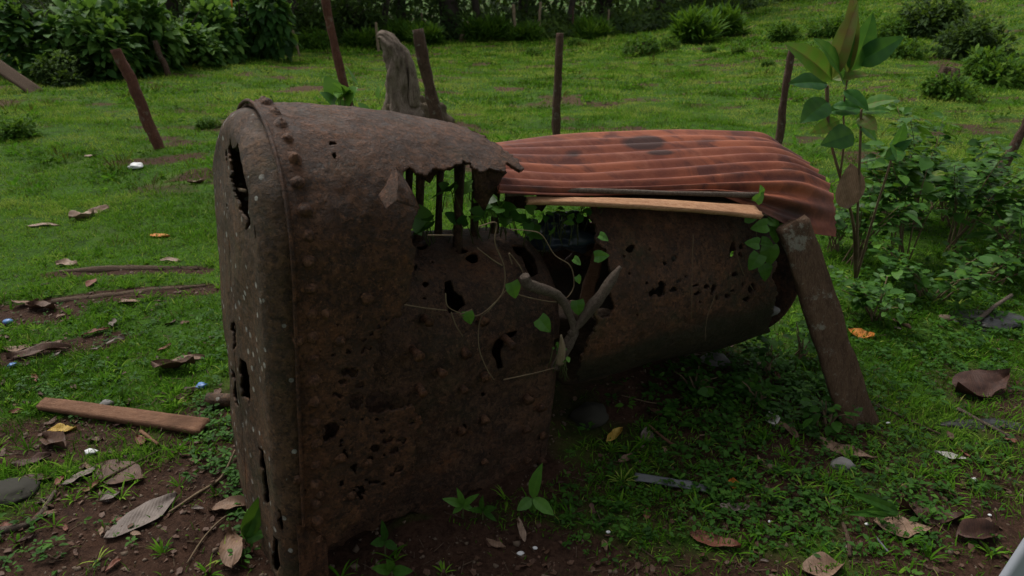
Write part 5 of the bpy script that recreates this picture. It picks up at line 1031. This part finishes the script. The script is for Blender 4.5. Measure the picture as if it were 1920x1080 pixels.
def pasture_weeds():
    r = np.random.default_rng(91); n = 5200; cy = np.sqrt(r.uniform(4.6**2, 24**2, n)); cx = r.uniform(-1, 1, n)*(.9*cy+.5)
    ok = fbm(cx*.7, cy*.9, 0, 3, 66)+r.normal(0, .18, n) > .12; cx, cy = cx[ok], cy[ok]; n = len(cx); k_ = r.integers(6, 16, n); idx = np.repeat(np.arange(n), k_); m = len(idx)
    sz = r.uniform(.5, 1.5, n)[idx]*(.7+cy[idx]*.02); a = r.uniform(0, 2*pi, m); rad = np.abs(r.normal(0, .05, m))*sz; dry = (r.random(n) < .22)[idx]
    x = cx[idx]+np.cos(a)*rad; y = cy[idx]+np.sin(a)*rad; d = np.stack([np.cos(a), np.sin(a), r.uniform(.1, 1.6, m)+dry*1.5], -1)
    tm = leaf_template(.4, .35, .2, 2); ln = r.uniform(.04, .09, m)*sz*np.where(dry, 1.7, 1.0)
    v, f, kk = scatter(tm[0], tm[1], np.stack([x, y, Hh(x, y)+r.uniform(0, .04, m)*sz], -1), frames(d, r.normal(0, .3, (m, 3))+np.array([0, 0, 1])), np.stack([ln*np.where(dry, .2, 1), ln, ln], -1))
    rn = np.where(dry, r.uniform(0, .07, m), np.clip(r.normal(.36, .16, n)[idx]+r.normal(0, .08, m), .14, .9))
    tag(mesh_obj('pasture_weeds', v, f, M['grass'], rnd=np.repeat(rn, kk), origin=np.zeros(3)), 'scattered weed tufts and dry stems in the pasture', 'weeds', kind='stuff')
pasture_weeds()
def crumbs():
    r = np.random.default_rng(29); n = 14000; yy = r.uniform(1.0, 4.5, n); xx = r.uniform(-1, 1, n)*(.85*yy+.6); m = mudf(xx, yy); ok = r.random(n) < m; xx, yy = xx[ok], yy[ok]; n = len(xx); z = Hh(xx, yy)
    tv = np.array([(1, 0, 0), (-1, 0, 0), (0, 1, 0), (0, -1, 0), (0, 0, 1), (0, 0, -1)], float)*np.array([1, .8, .6]); tf = np.array([(0, 2, 4), (2, 1, 4), (1, 3, 4), (3, 0, 4), (2, 0, 5), (1, 2, 5), (3, 1, 5), (0, 3, 5)])
    v, f, k_ = scatter(tv, tf, np.stack([xx, yy, z], -1), frames(r.normal(0, 1, (n, 3)), r.normal(0, 1, (n, 3))), r.exponential(.0035, n)+.0015)
    tag(mesh_obj('soil_crumbs', v, f, M['stone_brown'], origin=np.zeros(3), smooth=True), 'loose crumbs of red earth scattered on the bare soil', 'soil', kind='stuff')
    n = 5200; yy = r.uniform(1.0, 4.2, n); xx = r.uniform(-1, 1, n)*(.85*yy+.6); m = mudf(xx, yy); ok = (r.random(n) < .08+.9*m) & ~inside_boiler(xx, yy); xx, yy = xx[ok], yy[ok]; n = len(xx); a = r.uniform(0, 2*pi, n)
    tv = np.array([(-.3, 0, .05), (.25, .1, -.03), (.4, .6, .1), (.1, 1, -.02), (-.35, .7, .08), (0, .5, .0)]); tf = np.array([(0, 1, 5), (1, 2, 5), (2, 3, 5), (3, 4, 5), (4, 0, 5)])
    v, f, k_ = scatter(tv, tf, np.stack([xx, yy, Hh(xx, yy)+.004], -1), frames(np.stack([np.cos(a), np.sin(a), r.normal(0, .3, n)], -1), r.normal(0, .35, (n, 3))+np.array([0, 0, 1.])), r.uniform(.008, .03, n))
    tag(mesh_obj('broken_leaf_litter', v, f, M['dry_brown'], origin=np.zeros(3), smooth=False), 'broken bits of dead leaf trodden into the bare soil', 'litter', kind='stuff')
    n = 3600; yy = r.uniform(1.0, 4.0, n); xx = r.uniform(-1, 1, n)*(.85*yy+.6); ok = ~inside_boiler(xx, yy); xx, yy = xx[ok], yy[ok]; n = len(xx); z = Hh(xx, yy); a = r.uniform(0, 2*pi, n)
    tv = np.array([(-.04, 0, 0), (.04, 0, 0), (.03, 1, 0), (-.03, 1, 0), (0, .5, .05)]); tf = np.array([(0, 1, 4), (1, 2, 4), (2, 3, 4), (3, 0, 4)])
    v, f, k_ = scatter(tv, tf, np.stack([xx, yy, z+.004], -1), frames(np.stack([np.cos(a), np.sin(a), r.normal(0, .15, n)], -1), np.tile([0, 0, 1.], (n, 1))), r.uniform(.015, .06, n))
    tag(mesh_obj('twig_litter', v, f, M['log'], origin=np.zeros(3), smooth=False), 'fine twiggy litter strewn over soil and grass', 'litter', kind='stuff')
crumbs()
